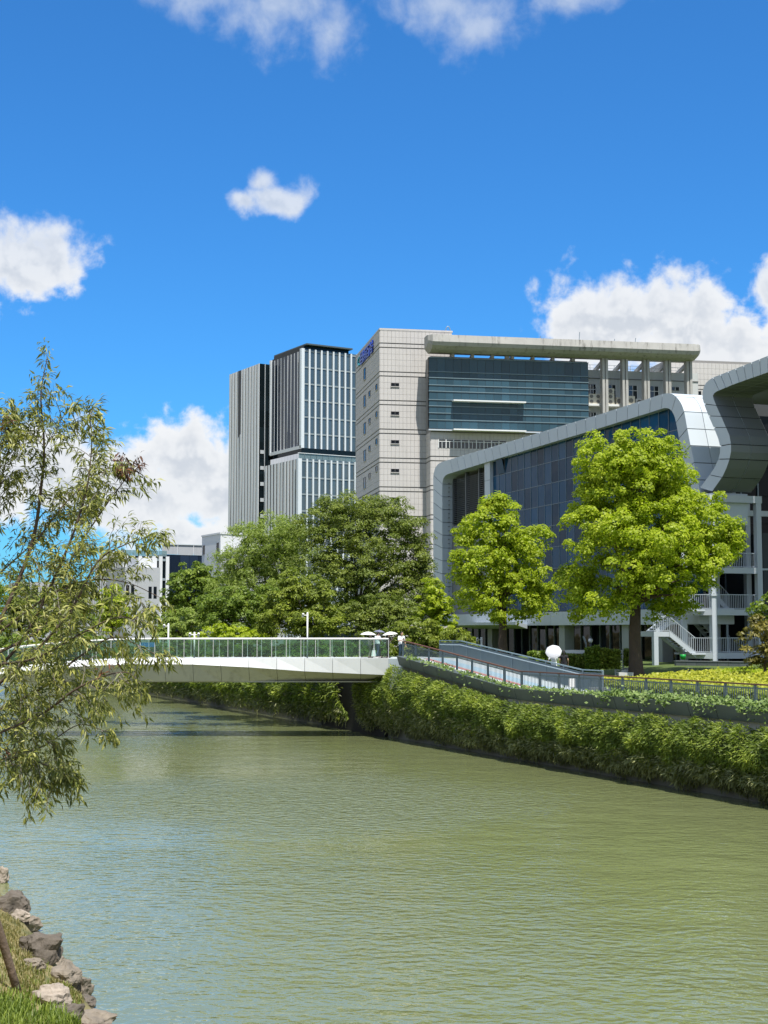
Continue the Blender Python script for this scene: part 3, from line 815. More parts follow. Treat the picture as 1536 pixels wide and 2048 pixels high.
# air conditioners on the ledge: one thing each
def ac(a, zl, lab, w=1.0, h=1.0, warm=True):
    root = thing('air_conditioner', FRc.p(a, .7, zl), lab, 'air conditioner', 'air conditioners on the office ledge')
    fr = FRc; mm = principled('ac_cream' if warm else 'ac_white', (.62, .57, .45) if warm else (.66, .66, .63), .5, var=.1)
    m = MB(); m.box(fr, a - w / 2, a + w / 2, .35, .9, zl + .06, zl + h); m.build('casing', mm, root)
    for x in (-.35, .3): 
        f = MB(); f.box(fr, a + x * w, a + x * w + .06, .35, .9, zl, zl + .06); f.build('foot', M_MULL, root)
    n = 2 if h > 1.3 else 1
    for k in range(n):
        c = fr.p(a - w * .1, .9, zl + h * ((k + .5) / n)); r = min(w, h / n) * .36; f = MB()
        pts = [c + fr.x * r * math.cos(t) + Vector((0, 0, r * math.sin(t))) for t in np.linspace(0, 2 * math.pi, 13)[:-1]]
        q = [p + fr.n * .03 for p in pts]; f.poly(q); 
        for i in range(12): f.poly([pts[i], pts[(i + 1) % 12], q[(i + 1) % 12], q[i]])
        f.build('fan_grille', principled('ac_grille', (.18, .17, .15), .6), root)
zl0 = FRc.px(1250, 812)[1]
acs = [(1183, 1.45, 'first cream air conditioner beside the blue glass wall on the office ledge'), (1196, 1.45, 'second tall cream air conditioner from the blue glass wall, left of a pillar'),
       (1221, 1.5, 'lower tall cream air conditioner just right of the first pillar pair'), (1238, 1.05, 'low cream air conditioner between the first and second pillar pairs'),
       (1262, 1.3, 'cream air conditioner just right of the second pillar pair'), (1278, .95, 'small white air conditioner left of the third pillar pair')]
for i, (x, h, lab) in enumerate(acs): ac(FRc.px(x, 800, .6)[0], zl0, lab, .95, h, i != 5)
ac(FRc.px(1221, 790, .6)[0], zl0 + 1.5, 'topmost cream air conditioner, stacked on the one right of the first pillars', .9, .8)

# ------------------------------------------------------------------ the two far towers with vertical fins
A2 = math.radians(30.3); tL = Vector((-math.sin(A2), math.cos(A2), 0)); tR = Vector((math.cos(A2), math.sin(A2), 0))
M_FIN = principled('fin_silver', (.60, .64, .67), .45, metal=.15, var=.05, scale=.2, objrand=.03)
M_FINS = principled('fin_stone', (.58, .59, .61), .7, var=.05, scale=.2, objrand=.03)
M_GT = facade_glass('tower_glass', (.055, .080, .095), 1.7, .08, objrand=.25)
M_GTN = facade_glass('tower_glass_navy', (.014, .024, .045), 1.5, .03, spec=.25)
M_GTB = facade_glass('tower_glass_black', (.006, .011, .014), 1.4, .05, spec=.2)
M_SPAN = principled('spandrel_grey', (.22, .26, .28), .5)
def finned(root, fr, a0, a1, n, c0, c1, nf, fw, fd, gmat, fmat, panes=True, spand=True, glassb=0.0, first=True):
    step = (a1 - a0) / n; fhh = (c1 - c0) / nf
    me = boxmesh('fin', fw, fd, c1 - c0, fmat)
    for i in range(0 if first else 1, n + 1): link('fin', me, root, fr.m(a0 + step * i, fd / 2, (c0 + c1) / 2))
    if panes: grid(root, 'pane', fr, a0, a1, n, c0, c1, nf, .02, glassb + .03, .06, gmat, tilt=.003)
    else:
        me2 = boxmesh('pane_strip', step - .02, .06, c1 - c0, gmat)
        for i in range(n): link('pane_strip', me2, root, fr.m(a0 + step * (i + .5), glassb + .03, (c0 + c1) / 2))
    if spand:
        sm = boxmesh('spandrel', a1 - a0, .14, .34, M_SPAN)
        for j in range(1, nf + 1): link('spandrel', sm, root, fr.m((a0 + a1) / 2, glassb + .12, c0 + fhh * j - .5))
CB = at(604, 700, 338); FBr = Frame(CB, tR, -tL); FBl = Frame(CB, tL, -tR)
zBt = FBr.px(604, 697)[1]; zBb = FBr.px(604, 896)[1]
tb = thing('stacked_tower', (CB.x, CB.y, 4.6), 'dark glass tower of two stacked finned blocks with a thin flat roof plate', 'building')
LB, RB = 16.7, 26.0
m = MB(); m.box(FBr, .1, RB, -LB, -.1, zBb, zBt); m.build('upper_block', M_GTB, tb)
st = 1.64
finned(tb, FBr, .25, .25 + 15 * st, 15, zBb, zBt, 6, .42, .45, M_GT, M_FIN)
finned(tb, FBl, .25, LB, 9, zBb + .6, zBt - .5, 1, .30, .10, M_GTN, M_FINS, spand=False)
m = MB(); m.box(FBr, -.35, .46, -.5, .5, zBb, zBt); m.build('corner_fin', M_FIN, tb)
m = MB(); m.box(FBl, -.3, LB + .2, .0, .35, zBb - .2, zBb + .6); m.build('edge_beam', M_FINS, tb)
m = MB(); m.box(FBl, LB - .25, LB + .35, -.2, .45, zBb, zBt - .2); m.build('corner_fin', M_FIN, tb)
m = MB(); p = FBr
m.box(FBr, .8, 13.5, -LB - .3, .9, zBt + .9, zBt + 1.25); m.build('roof_plate', principled('roof_plate_dark', (.06, .08, .09), .5), tb)
m = MB(); m.box(FBr, .6, 13, -LB, -.3, zBt, zBt + .9); m.build('roof_glass_band', M_GTB, tb)
CBl = at(598, 920, 336); FDr = Frame(CBl, tR, -tL); FDl = Frame(CBl, tL, -tR)
zD = FDr.px(598, 917)[1]
m = MB(); m.box(FDr, 1.2, RB, -LB, -1.2, 3.5, zBb + .01); m.build('middle_glass', M_GTB, tb)
m = MB(); m.box(FDr, .1, RB, -LB, -.1, 3.5, zD); m.build('lower_block', M_GTB, tb)
LD_ = 16.0 + 2.0
finned(tb, FDr, .35, .35 + 15 * st, 15, zD - 4.0 * 10, zD, 10, .42, .45, M_GT, M_FIN)
finned(tb, FDl, .4, LD_, 10, 4.0, zD, 1, 1.05, .14, M_GTB, M_FINS, spand=False)
m = MB(); m.box(FDr, -.45, .42, -.5, .5, 4, zD); m.build('corner_fin', M_FIN, tb)
rg = glass_rail_mat('roof_rail_glass', (.55, .72, .74), 1.5, .6)
me_ = boxmesh('rail_pane', 1.55, .05, 1.3, rg)
for i in range(16): link('rail_pane', me_, tb, FDr.m(.8 + 1.6 * i, -.2, zD + .66))
me_ = boxmesh('rail_pane', 1.55, .05, 1.3, rg)
for i in range(11): link('rail_pane', me_, tb, FDl.m(.8 + 1.6 * i, -.2, zD + .66))
m = MB(); m.box(FDr, -.2, RB, -.3, .0, zD + 1.3, zD + 1.45); m.build('rail_cap', M_FIN, tb)

CA = at(519, 730, 352); FAr = Frame(CA, tR, -tL); FAl = Frame(CA, tL, -tR)
zA = FAr.px(519, 727)[1]
ta = thing('slab_tower', (CA.x, CA.y, 4.6), 'narrow grey slab tower with close vertical fins and a black glass end', 'building')
LA = FAl.px(461, 745)[0]
m = MB(); m.box(FAr, .05, 14, -LA, -.05, 3.5, zA); m.build('tower_body', M_GTB, ta)
finned(ta, FAl, .5, LA - .2, 10, 3.6, zA, 1, 1.1, .14, M_GTB, M_FINS, spand=False)
grid(ta, 'pane', FAr, .1, 12.1, 8, zA - 64, zA, 16, .05, .05, .08, M_GTB, tilt=.002)
for y in (904, 936, 968, 1000, 1032):
    a, z = FAr.px(523.5, y); m = MB(); m.box(FAr, a - .5, a + .5, .1, .25, z - .45, z + .45); m.build('vent_panel', M_ALU, ta)
m = MB(); m.box(FAr, 1.4, 1.55, .1, .25, 30, zA); m.build('mullion', M_ALU, ta)

# ------------------------------------------------------------------ low buildings at the left
A3 = math.radians(28); lL = Vector((-math.sin(A3), math.cos(A3), 0)); lR = Vector((math.cos(A3), math.sin(A3), 0))
M_LOWW = principled('render_white', (.62, .63, .65), .8, var=.06, scale=.3, streak=.1)
M_LOWG = principled('render_grey', (.36, .37, .39), .85, var=.08, scale=.3, streak=.2)
c = at(441, 1090, 205); Fa, Fb = Frame(c, lR, -lL), Frame(c, lL, -lR)
zt = Fa.px(441, 1068)[1]
wb = thing('white_house', (c.x, c.y, 4.6), 'plain pale block with two small square windows below the slab tower', 'building')
aw = Fb.px(404, 1080)[0]
m = MB(); m.box(Fa, 0, 9, -aw, 0, 3.5, zt); m.build('wall', M_LOWW, wb)
m = MB(); m.box(Fa, -.1, 9.1, -aw - .1, .1, zt, zt + .25); m.build('parapet', M_LOWW, wb)
m = MB(); zlow = Fa.px(470, 1098)[1]  # grey slanted block stands in for the shade on the lower wall
m.hexa([Fa.p(-.5, 1.2, 3.5), Fa.p(9.5, 1.2, 3.5), Fa.p(9.5, .05, 3.5), Fa.p(-.5, .05, 3.5), Fa.p(-.5, 1.2, zlow - 1.2), Fa.p(9.5, 1.2, zlow + .9), Fa.p(9.5, .05, zlow + .9), Fa.p(-.5, .05, zlow - 1.2)]); m.build('shade_wall', M_LOWG, wb)
for x, y in ((408, 1100), (436, 1095)):
    a, z = Fb.px(x, y); m = MB(); m.box(Fb, a - .35, a + .9 - .35, -.02, .03, z - .7, z + .7); w = m.build('window', M_GD, wb)
    f = MB(); f.box(Fb, a - .45, a + .65, .0, .08, z - .8, z - .7); f.build('sill', M_LOWG, w)
# dark glass hall
c = at(372, 1120, 222); Fa, Fb = Frame(c, lR, -lL), Frame(c, lL, -lR)
zt = Fa.px(372, 1110)[1]
gh = thing('glass_hall', (c.x, c.y, 4.6), 'low dark glass hall with grey roof screens beside the pale block', 'building')
m = MB(); m.box(Fa, -4, 9, -12, 0, 3.5, zt); m.build('hall_body', M_GTB, gh)
grid(gh, 'pane', Fa, -4, 5, 6, zt - 12, zt, 4, .06, .05, .06, M_GTN, tilt=.004)
me_ = boxmesh('roof_screen', 2.5, .1, 1.5, M_LOWG)
for i in range(5): link('roof_screen', me_, gh, Fa.m(-4 + 2.6 * (i + .5), .1, zt + .78))
m = MB(); m.box(Fa, -4.2, 9.2, -.4, .3, zt + 1.55, zt + 1.7); m.build('roof_edge', M_FIN, gh)
m = MB(); m.box(Fa, 3.5, 9.2, -.2, .2, zt - 3.2, zt - .2); m.build('louvre_band', M_LOWW, gh)
# finned office
c = at(247, 1140, 200); Fa, Fb = Frame(c, lR, -lL), Frame(c, lL, -lR); zt = Fa.px(247, 1111)[1]
fo = thing('finned_office', (c.x, c.y, 4.6), 'low office with pale upright fins and a glass roof rail behind the leaning branches', 'building')
m = MB(); m.box(Fa, .05, 6.6, -14, -.05, 3.5, zt); m.build('office_body', M_LOWG, fo)
finned(fo, Fb, .2, 13, 11, 3.6, zt, 1, .6, .12, M_GTB, M_LOWW, spand=False)
finned(fo, Fa, .3, 6.4, 6, 3.6, zt, 5, .5, .3, M_GTB, M_LOWW)
me_ = boxmesh('rail_pane', 1.25, .04, .8, rg)
for i in range(5): link('rail_pane', me_, fo, Fa.m(.6 + 1.3 * i, -.2, zt + .42))
me_ = boxmesh('rail_pane', 1.35, .04, .8, rg)
for i in range(9): link('rail_pane', me_, fo, Fb.m(.6 + 1.4 * i, -.2, zt + .42))
# concrete stair block
c = at(249, 1200, 180); Fa = Frame(c, lR, -lL); zt = Fa.px(300, 1135)[1]; a1 = Fa.px(320, 1160)[0]
sb = thing('concrete_block', (c.x, c.y, 4.6), 'blank grey concrete block with slim paired windows behind the bridge', 'building')
m = MB(); m.box(Fa, 0, a1, -8, 0, 3.5, zt); m.build('wall', M_LOWG, sb)
m = MB(); m.box(Fa, a1 * .45, a1 * .98, -6, -1.0, zt, zt + 1.3); m.build('roof_room', M_LOWW, sb)
for x, y in ((300, 1237), (310, 1236), (300, 1185), (310, 1185), (255, 1182), (265, 1182)):
    a, z = Fa.px(x, y); m = MB(); m.box(Fa, a - .2, a + .22, -.01, .03, z - .75, z + .75); m.build('window', M_GD, sb)
# row of low sheds further left
c = at(165, 1190, 215); Fa = Frame(c, lR, -lL); zt = Fa.px(180, 1166)[1]
ls_ = thing('low_office', (c.x, c.y, 4.6), 'low grey office with a row of narrow windows half hidden by the near tree', 'building')
m = MB(); m.box(Fa, -9, 4, -9, 0, 3.5, zt); m.build('wall', M_LOWG, ls_)
for i in range(10):
    m = MB(); m.box(Fa, -8.6 + 1.25 * i, -8 + 1.25 * i, -.01, .04, zt - 2.2, zt - .5); m.build('window', M_GD, ls_)
# ================================================================== MODERN RIBBON BUILDING
d1 = Vector((-.3256, .9455, 0)); FM = Frame((23.0, 100.0), d1, (-.9455, -.3256))   # a runs away along the facade, b out over the garden
GZ = 4.7
mod = thing('ribbon_building', (23, 100, GZ), 'long glass building framed by curving silver ribbon panels behind the bright green trees', 'building')
M_RIB = principled('ribbon_aluminium', (.47, .52, .56), .45, metal=.1, var=.05, scale=.15, objrand=.05)
M_RIBSH = principled('ribbon_shade', (.15, .165, .18), .5, var=.06, scale=.2, objrand=.05)  # ribbon metal darkened: shade of the inner faces put into the colour
M_CORE = principled('ribbon_core', (.05, .055, .06), .8)
def chord(P, n):
    """n+1 stations evenly by length along a polyline"""
    P = [Vector(p) for p in P]; L = [0]
    for p, q in zip(P[:-1], P[1:]): L.append(L[-1] + (q - p).length)
    out = []
    for k in range(n + 1):
        t = L[-1] * k / n; i = 0
        while i < len(P) - 2 and L[i + 1] < t: i += 1
        f = (t - L[i]) / max(1e-9, L[i + 1] - L[i]); out.append(P[i].lerp(P[i + 1], min(1, max(0, f))))
    return out
def ribbon(outer, inner, stations, depth, nd, sub=6, b0=0.0, shade_inner=False):
    """outer and inner edges (pixels) traced on the facade plane; stations: [(fraction of outer, fraction of inner)] panel joints"""
    O = [Vector((*FM.px(x, y), 0)) for x, y in outer]; I = [Vector((*FM.px(x, y), 0)) for x, y in inner]
    NN = 400; Oc, Ic = chord(O, NN), chord(I, NN)
    def pt(C, f): 
        f = max(0, min(1, f)) * NN; i = min(NN - 1, int(f)); return C[i].lerp(C[i + 1], f - i)
    g = .0035
    core = MB()
    for (f0, h0), (f1, h1) in zip(stations[:-1], stations[1:]):
        L = (pt(Oc, f1) - pt(Oc, f0)).length; gg = .034 / max(L, .05)
        for k in range(nd):
            y0 = b0 - depth * k / nd - (.02 if k else 0); y1 = b0 - depth * (k + 1) / nd + .02
            m = MB(); vs = []
            for i in range(sub + 1):
                t = gg + (1 - 2 * gg) * i / sub
                o = pt(Oc, f0 + (f1 - f0) * t); q = pt(Ic, h0 + (h1 - h0) * t)
                vs.append([FM.p(o.x, y0, o.y), FM.p(q.x, y0, q.y), FM.p(q.x, y1, q.y), FM.p(o.x, y1, o.y)])
            base = 0; V = [v for r in vs for v in r]; Fc = []
            for i in range(sub):
                for j in range(4): Fc.append((i * 4 + j, (i + 1) * 4 + j, (i + 1) * 4 + (j + 1) % 4, i * 4 + (j + 1) % 4))
            Fc.append((0, 1, 2, 3)); Fc.append(tuple(sub * 4 + j for j in (3, 2, 1, 0)))
            link('ribbon_panel', mesh_from('ribbon_panel', V, Fc, [M_RIB, M_RIBSH], midx=[1 if (shade_inner and q_ < 4 * sub and q_ % 4 == 1) else 0 for q_ in range(len(Fc))]), mod)
        n2 = 4
        for i in range(n2):
            ta, tb_ = f0 + (f1 - f0) * i / n2, f0 + (f1 - f0) * (i + 1) / n2; ha, hb_ = h0 + (h1 - h0) * i / n2, h0 + (h1 - h0) * (i + 1) / n2
            o0, q0, o1, q1 = pt(Oc, ta), pt(Ic, ha), pt(Oc, tb_), pt(Ic, hb_)
            s0, s1 = o0.lerp(q0, .06), q0.lerp(o0, .06); s2, s3 = o1.lerp(q1, .06), q1.lerp(o1, .06)
            core.hexa([FM.p(s0.x, b0 - .06, s0.y), FM.p(s1.x, b0 - .06, s1.y), FM.p(s1.x, b0 - depth + .06, s1.y), FM.p(s0.x, b0 - depth + .06, s0.y),
                       FM.p(s2.x, b0 - .06, s2.y), FM.p(s3.x, b0 - .06, s3.y), FM.p(s3.x, b0 - depth + .06, s3.y), FM.p(s2.x, b0 - depth + .06, s2.y)])
    core.build('ribbon_core', M_CORE, mod)
# first ribbon: up the far end, along the roof, down the near leg
out1 = [(866.5, 1225), (866.5, 1100), (866.5, 975), (866.5, 950), (868.5, 940), (872, 932), (878, 926.5), (886, 923), (900, 918.8), (1000, 889), (1100, 858.8), (1200, 828.5), (1300, 796), (1325, 787.8), (1337, 786.2), (1345, 787.8), (1352, 793), (1359, 801), (1364.5, 811), (1368.5, 823), (1374, 854), (1380, 885), (1386.5, 918), (1393, 950), (1399, 980), (1408, 1030)]
in1 = [(884.5, 1225), (884.5, 1100), (884.5, 985), (884.5, 968), (885.5, 960), (887.5, 954), (891, 950.5), (896, 948), (906, 945), (1000, 916), (1100, 886), (1200, 856), (1300, 825), (1323, 817.5), (1331, 815.5), (1338, 817), (1343.5, 822), (1347.5, 829), (1350, 836), (1352, 845), (1357.5, 873), (1363, 902), (1369, 934), (1375, 966), (1380, 993), (1389, 1040)]
def lenf(pts, idx):
    P = [Vector((*FM.px(x, y), 0)) for x, y in pts]; L = [0]
    for p, q in zip(P[:-1], P[1:]): L.append(L[-1] + (q - p).length)
    return [L[i] / L[-1] for i in idx]
def stations(out, inn, marks):
    """marks: list of (vertex index, number of panels up to the next mark)"""
    ids = [m_[0] for m_ in marks]; fo_, fi = lenf(out, ids), lenf(inn, ids); res = []
    for k in range(len(marks) - 1):
        n = marks[k][1]
        for i in range(n): res.append((fo_[k] + (fo_[k + 1] - fo_[k]) * i / n, fi[k] + (fi[k + 1] - fi[k]) * i / n))
    res.append((fo_[-1], fi[-1])); return res
ribbon(out1, in1, stations(out1, in1, [(0, 10), (3, 1), (8, 24), (13, 1), (16, 1), (19, 6), (25, 0)]), 3.0, 2)
# second ribbon: from the near roof edge, back in an S to the foot
out2 = [(1620, 679), (1536, 711.5), (1500, 726), (1453, 744.5), (1426, 755), (1416, 761.5), (1409, 769), (1405, 780), (1404.5, 794), (1408, 808), (1417, 831), (1427.5, 855), (1436.5, 877), (1440, 892), (1440, 906), (1436.5, 918.5), (1430, 934), (1420.5, 948), (1410, 962), (1400, 976)]
in2 = [(1620, 716), (1536, 744.5), (1503, 756), (1469, 768), (1438, 780.8), (1431, 784), (1426.5, 788), (1425.3, 793), (1428, 800), (1432.5, 811), (1441, 830), (1452, 855), (1459, 871), (1462, 888), (1462, 903), (1459, 918), (1453, 936), (1445, 953), (1434.5, 968), (1424, 983)]
ribbon(out2, in2, stations(out2, in2, [(0, 6), (1, 7), (4, 1), (9, 2), (11, 1), (13, 1), (15, 2), (19, 0)]), 3.2, 2, shade_inner=True)
# legs joining below, hidden by the tree: down to the ground
m = MB()
for (x0, x1, x2, x3) in ((1399, 1424, 1399, 1424),):
    a0, z0 = FM.px(1424, 985); a1_, _ = FM.px(1400, 978); m.box(FM, a0, a1_, -2.9, -.05, 14.4, z0 - .02)
m.build('ribbon_foot', M_RIB, mod)

aF = FM.px(884.5, 1100, -.7)[0]                     # far inner end
zRoofIn = FM.px(1100, 886)[1]
zSlab1 = FM.px(1180, 1222)[1]; zSlab0 = FM.px(1180, 1250)[1]
aPier0, aPier1 = FM.px(985, 1000, -.5)[0], FM.px(974, 1000, -.5)[0]
def a_in(z):
    """near end of the glass: the inner slanting edge of the first ribbon's leg"""
    P = [FM.px(x, y) for x, y in ((1338, 817), (1350, 836), (1363, 902), (1380, 993), (1389, 1040))]
    if z >= P[0][1]: return P[0][0] + .6
    for (a0, z0), (a1, z1) in zip(P[:-1], P[1:]):
        if z <= z0 and z >= z1: return a0 + (a1 - a0) * (z0 - z) / (z0 - z1)
    return P[-1][0]
# roof slab, body
m = MB(); m.box(FM, 6, aF + 1, -26, -3.1, GZ - 1, zRoofIn + 1.2); m.box(FM, 1.0, 6, -26, -5.0, GZ - 1, 14.0); m.build('building_body', M_CORE, mod)
m = MB(); m.box(FM, aPier1, aF, -3.1, -2.6, GZ, zRoofIn); m.build('recess_back', principled('recess_grey', (.12, .125, .13), .7), mod)
# glass wall panes
M_MULT = principled('mullion_blue', (.10, .15, .20), .45)
ncol = 26; a_near = a_in(9.0); colw = (aPier0 - 2.0) / ncol
rowsz = [zSlab1 + .05]; nrow = 8
zz = [zSlab1 + .05 + (zRoofIn + .3 - zSlab1) * j / nrow for j in range(nrow + 1)]
cachem = {}
for i in range(ncol):
    x1 = aPier0 - colw * i; x0 = x1 - colw
    for j in range(nrow):
        z0, z1 = zz[j], zz[j + 1]; l0, l1 = a_in(z0), a_in(z1)
        if x1 <= min(l0, l1) + .05: continue
        g = .03
        if x0 >= max(l0, l1):
            if 'p' not in cachem: cachem['p'] = boxmesh('pane', colw - g, .04, z1 - z0 - g, M_GN)
            M = FM.m((x0 + x1) / 2, -.6, (z0 + z1) / 2) @ Matrix.Rotation(random.gauss(0, .004), 4, 'X') @ Matrix.Rotation(random.gauss(0, .004), 4, 'Z')
            if (i, j) == (1, nrow - 1):      # one hopper window standing open
                M = FM.m((x0 + x1) / 2, -.35, (z0 + z1) / 2 + .05) @ Matrix.Rotation(-.22, 4, 'X')
            link('pane', cachem['p'], mod, M)
        else:
            c0, c1 = max(x0 + g, min(l0, x1)), max(x0 + g, min(l1, x1)); pg = MB()
            pg.poly([FM.p(x1 - g, -.6, z0 + g), FM.p(c0, -.6, z0 + g), FM.p(c1, -.6, z1 - g), FM.p(x1 - g, -.6, z1 - g)]); pg.build('pane', M_GN, mod)
    m = MB(); lo_ = zSlab1
    m.box(FM, x0 - .03, x0 + .03, -.60, -.545, zSlab1, zRoofIn + .2)
    if x0 > a_in(zRoofIn - 3) - .2: m.build('mullion', M_MULT, mod)
for j in range(1, nrow):
    m = MB(); m.box(FM, a_in(zz[j]), aPier0, -.60, -.55, zz[j] - .03, zz[j] + .03); m.build('transom', M_MULT, mod)
# pier in panels
for j in range(8):
    z0, z1 = zz[0] + (zRoofIn - zz[0]) * j / 8, zz[0] + (zRoofIn - zz[0]) * (j + 1) / 8
    m = MB(); m.box(FM, aPier0 + .02, aPier1, -1.0, -.25, z0 + .015, z1 - .015); m.build('pier_panel', M_RIB, mod)
# louvre bay at the far end
zL0 = FM.px(920, 1045, -1)[1]
M_LOUV = principled('louvre_dark', (.11, .12, .13), .5, metal=.3)
aL0, aL1 = aPier1 + .05, FM.px(904, 1000, -1)[0]
for k in range(24):
    z = zL0 + (zRoofIn - .5 - zL0) * k / 24
    m = MB(); m.hexa([FM.p(aL0, -1.45, z), FM.p(aL1, -1.45, z), FM.p(aL1, -1.15, z - .10), FM.p(aL0, -1.15, z - .10), FM.p(aL0, -1.45, z + .05), FM.p(aL1, -1.45, z + .05), FM.p(aL1, -1.15, z - .05), FM.p(aL0, -1.15, z - .05)])
    m.build('slat', M_LOUV, mod)
for f_ in (.0, .33, .66, 1):
    a = aL0 + (aL1 - aL0) * f_; m = MB(); m.box(FM, a - .12, a + .12, -1.5, -1.1, zL0, zRoofIn); m.build('louvre_post', M_LOUV, mod)
zW1 = zL0 - .2; nr = 12; M_GREYP = principled('panel_grey', (.20, .205, .21), .6, var=.06)
for j in range(nr):
    z0 = zSlab0 + (zW1 - zSlab0) * j / nr; z1 = zSlab0 + (zW1 - zSlab0) * (j + 1) / nr
    m = MB(); m.box(FM, aPier1 + .05, aF - 1.4, -1.6, -1.1, z0 + .02, z1 - .02); m.build('wall_panel', M_GREYP, mod)
aS = FM.px(888.5, 1000, -.6)[0]
m = MB(); m.box(FM, aS - .45, aS + .15, -.9, -.6, zSlab0, zRoofIn - .4); m.build('red_strip', principled('rust_red', (.09, .03, .022), .7), mod)
for j in range(34):
    z = zSlab0 + (zRoofIn - .6 - zSlab0) * j / 34; m = MB(); m.box(FM, aL1, aF, -.75, -.66, z, z + .05); m.build('ladder_bar', M_LOUV, mod)
# canopy over the ground floor, in panels
nb = 22; a0c, a1c = 1.0, aF + .5
for i in range(nb):
    x0, x1 = a0c + (a1c - a0c) * i / nb + .015, a0c + (a1c - a0c) * (i + 1) / nb - .015
    m = MB(); m.box(FM, x0, x1, -2.5, .35, zSlab0, zSlab1); m.build('canopy_panel', M_RIB, mod)
m = MB(); m.hexa([FM.p(30, .35, zSlab0 - .3), FM.p(42, .35, zSlab0 - .3), FM.p(44, 2.4, zSlab0 + .05), FM.p(28, 2.4, zSlab0 + .05), FM.p(30, .35, zSlab0 + .1), FM.p(42, .35, zSlab0 + .1), FM.p(44, 2.4, zSlab0 + .3), FM.p(28, 2.4, zSlab0 + .3)]); m.build('entrance_canopy', M_RIB, mod)
for x in (975, 1118, 1244, 1310):
    a = FM.px(x, 1280, .1)[0]; m = MB(); m.box(FM, a - .9, a + .2, -.9, .0, GZ - .8, zSlab0 - .01); m.build('column', principled('column_stone', (.30, .31, .31), .8, var=.1), mod)
ng = 30; grid(mod, 'shopfront_pane', FM, 1, aF, ng, GZ - .6, zSlab0, 1, .05, -2.0, .05, M_GD, tilt=.004)
sm = boxmesh('shopfront_mullion', .06, .14, zSlab0 - GZ + .6, M_MULL)
for i in range(ng + 1): link('shopfront_mullion', sm, mod, FM.m(1 + (aF - 1) * i / ng, -1.9, (zSlab0 + GZ - .6) / 2))
# dark glass end facing us, right of and below the second ribbon
d2 = Vector((.9455, .3256, 0)); FE = Frame(FM.p(5.9, -3.4, 0), d2, -d1)
grid(mod, 'end_pane', FE, 0, 12, 8, GZ, zRoofIn, 9, .06, .0, .05, M_GD, tilt=.006)
em = boxmesh('end_mullion', .09, .16, zRoofIn - GZ, M_MULL)
for i in range(9): link('end_mullion', em, mod, FE.m(1.5 * i, .06, (zRoofIn + GZ) / 2))
m = MB(); a_, z_ = FE.px(1533, 800); pc = FM.p(-4.4, -3.9, 0); FC = Frame(pc, d2, -d1); m.box(FC, -.3, .5, -.4, .4, GZ, FM.px(1536, 744.5)[1] + .1); m.build('roof_column', M_RIB, mod)
zs_ = FM.px(1500, 757)[1]; m = MB(); m.box(FM, -22, 4.5, -14, -3.25, zs_ + .1, zs_ + 1.0); m.build('roof_slab', principled('soffit_grey', (.25, .26, .28), .6), mod)

# ------------------------------------------------------------------ outside stair
M_STR = principled('stair_steel', (.46, .50, .54), .5, metal=.1, var=.06, scale=.4, streak=.08)
pS = at(1428, 1322, 99.5); FS = Frame(pS, d2, -d1); GS = pS.z - .1
stair = thing('outside_stair', (pS.x, pS.y, GS), 'pale grey steel outside stair with landings and barred railings under the curved ribbon', 'staircase')
k1428 = 0.0
def sa(x, y=1250, b=0): return FS.px(x, y, b)[0]
def sz(y, x=1428): return FS.px(x, y)[1]
lv = [sz(1306), sz(1219), sz(1135), sz(1050)]; ztop = sz(990)
aR = sa(1516, 1100); aLf = sa(1391)
for (a, b0, zt) in ((0, 0, sz(1192)), (aR, 0, ztop), (aLf, -1.6, lv[3]), (aR * .47, -2.4, ztop), (aR + .8, -2.6, ztop), (0, 0, ztop)):
    m = MB(); m.box(FS, a - .2, a + .2, b0 - .2, b0 + .2, GS, zt); 
    if (a, b0) == (0, 0) and zt != ztop: continue
    m.build('post', M_STR, stair)
m = MB(); m.box(FS, -.28, .28, -.28, .28, sz(1192), sz(1188)); m.build('post_cap', M_STR, stair)
m = MB(); m.box(FS, -.25, aR + .25, -.22, .24, ztop - .5, ztop); m.build('top_beam', M_STR, stair)
m = MB(); m.box(FS, -.25, .2, -2.6, -.23, ztop - .45, ztop - .02); m.build('top_beam', M_STR, stair)
m = MB(); m.box(FS, aR + .22, aR + 5, -2.5, -2.2, ztop - 1.2, ztop - .8); m.build('top_beam', M_STR, stair)
def barrail(fr, a0, z0, a1, z1, b_, root, h=1.07, step=.14):
    m = MB()
    for dz, t in ((h - .05, .05), (.06, .04)):
        m.hexa([fr.p(a0, b_ - .03, z0 + dz), fr.p(a1, b_ - .03, z1 + dz), fr.p(a1, b_ + .03, z1 + dz), fr.p(a0, b_ + .03, z0 + dz),
                fr.p(a0, b_ - .03, z0 + dz + t), fr.p(a1, b_ - .03, z1 + dz + t), fr.p(a1, b_ + .03, z1 + dz + t), fr.p(a0, b_ + .03, z0 + dz + t)])
    r = m.build('rail', M_STR, root)
    n = max(2, int(abs(a1 - a0) / step)); m = MB()
    for i in range(n + 1):
        a = a0 + (a1 - a0) * i / n; z = z0 + (z1 - z0) * i / n; m.box(fr, a - .013, a + .013, b_ - .013, b_ + .013, z + .1, z + h - .05)
    kind(m.build('rail_bars', M_STR, r), 'stuff')
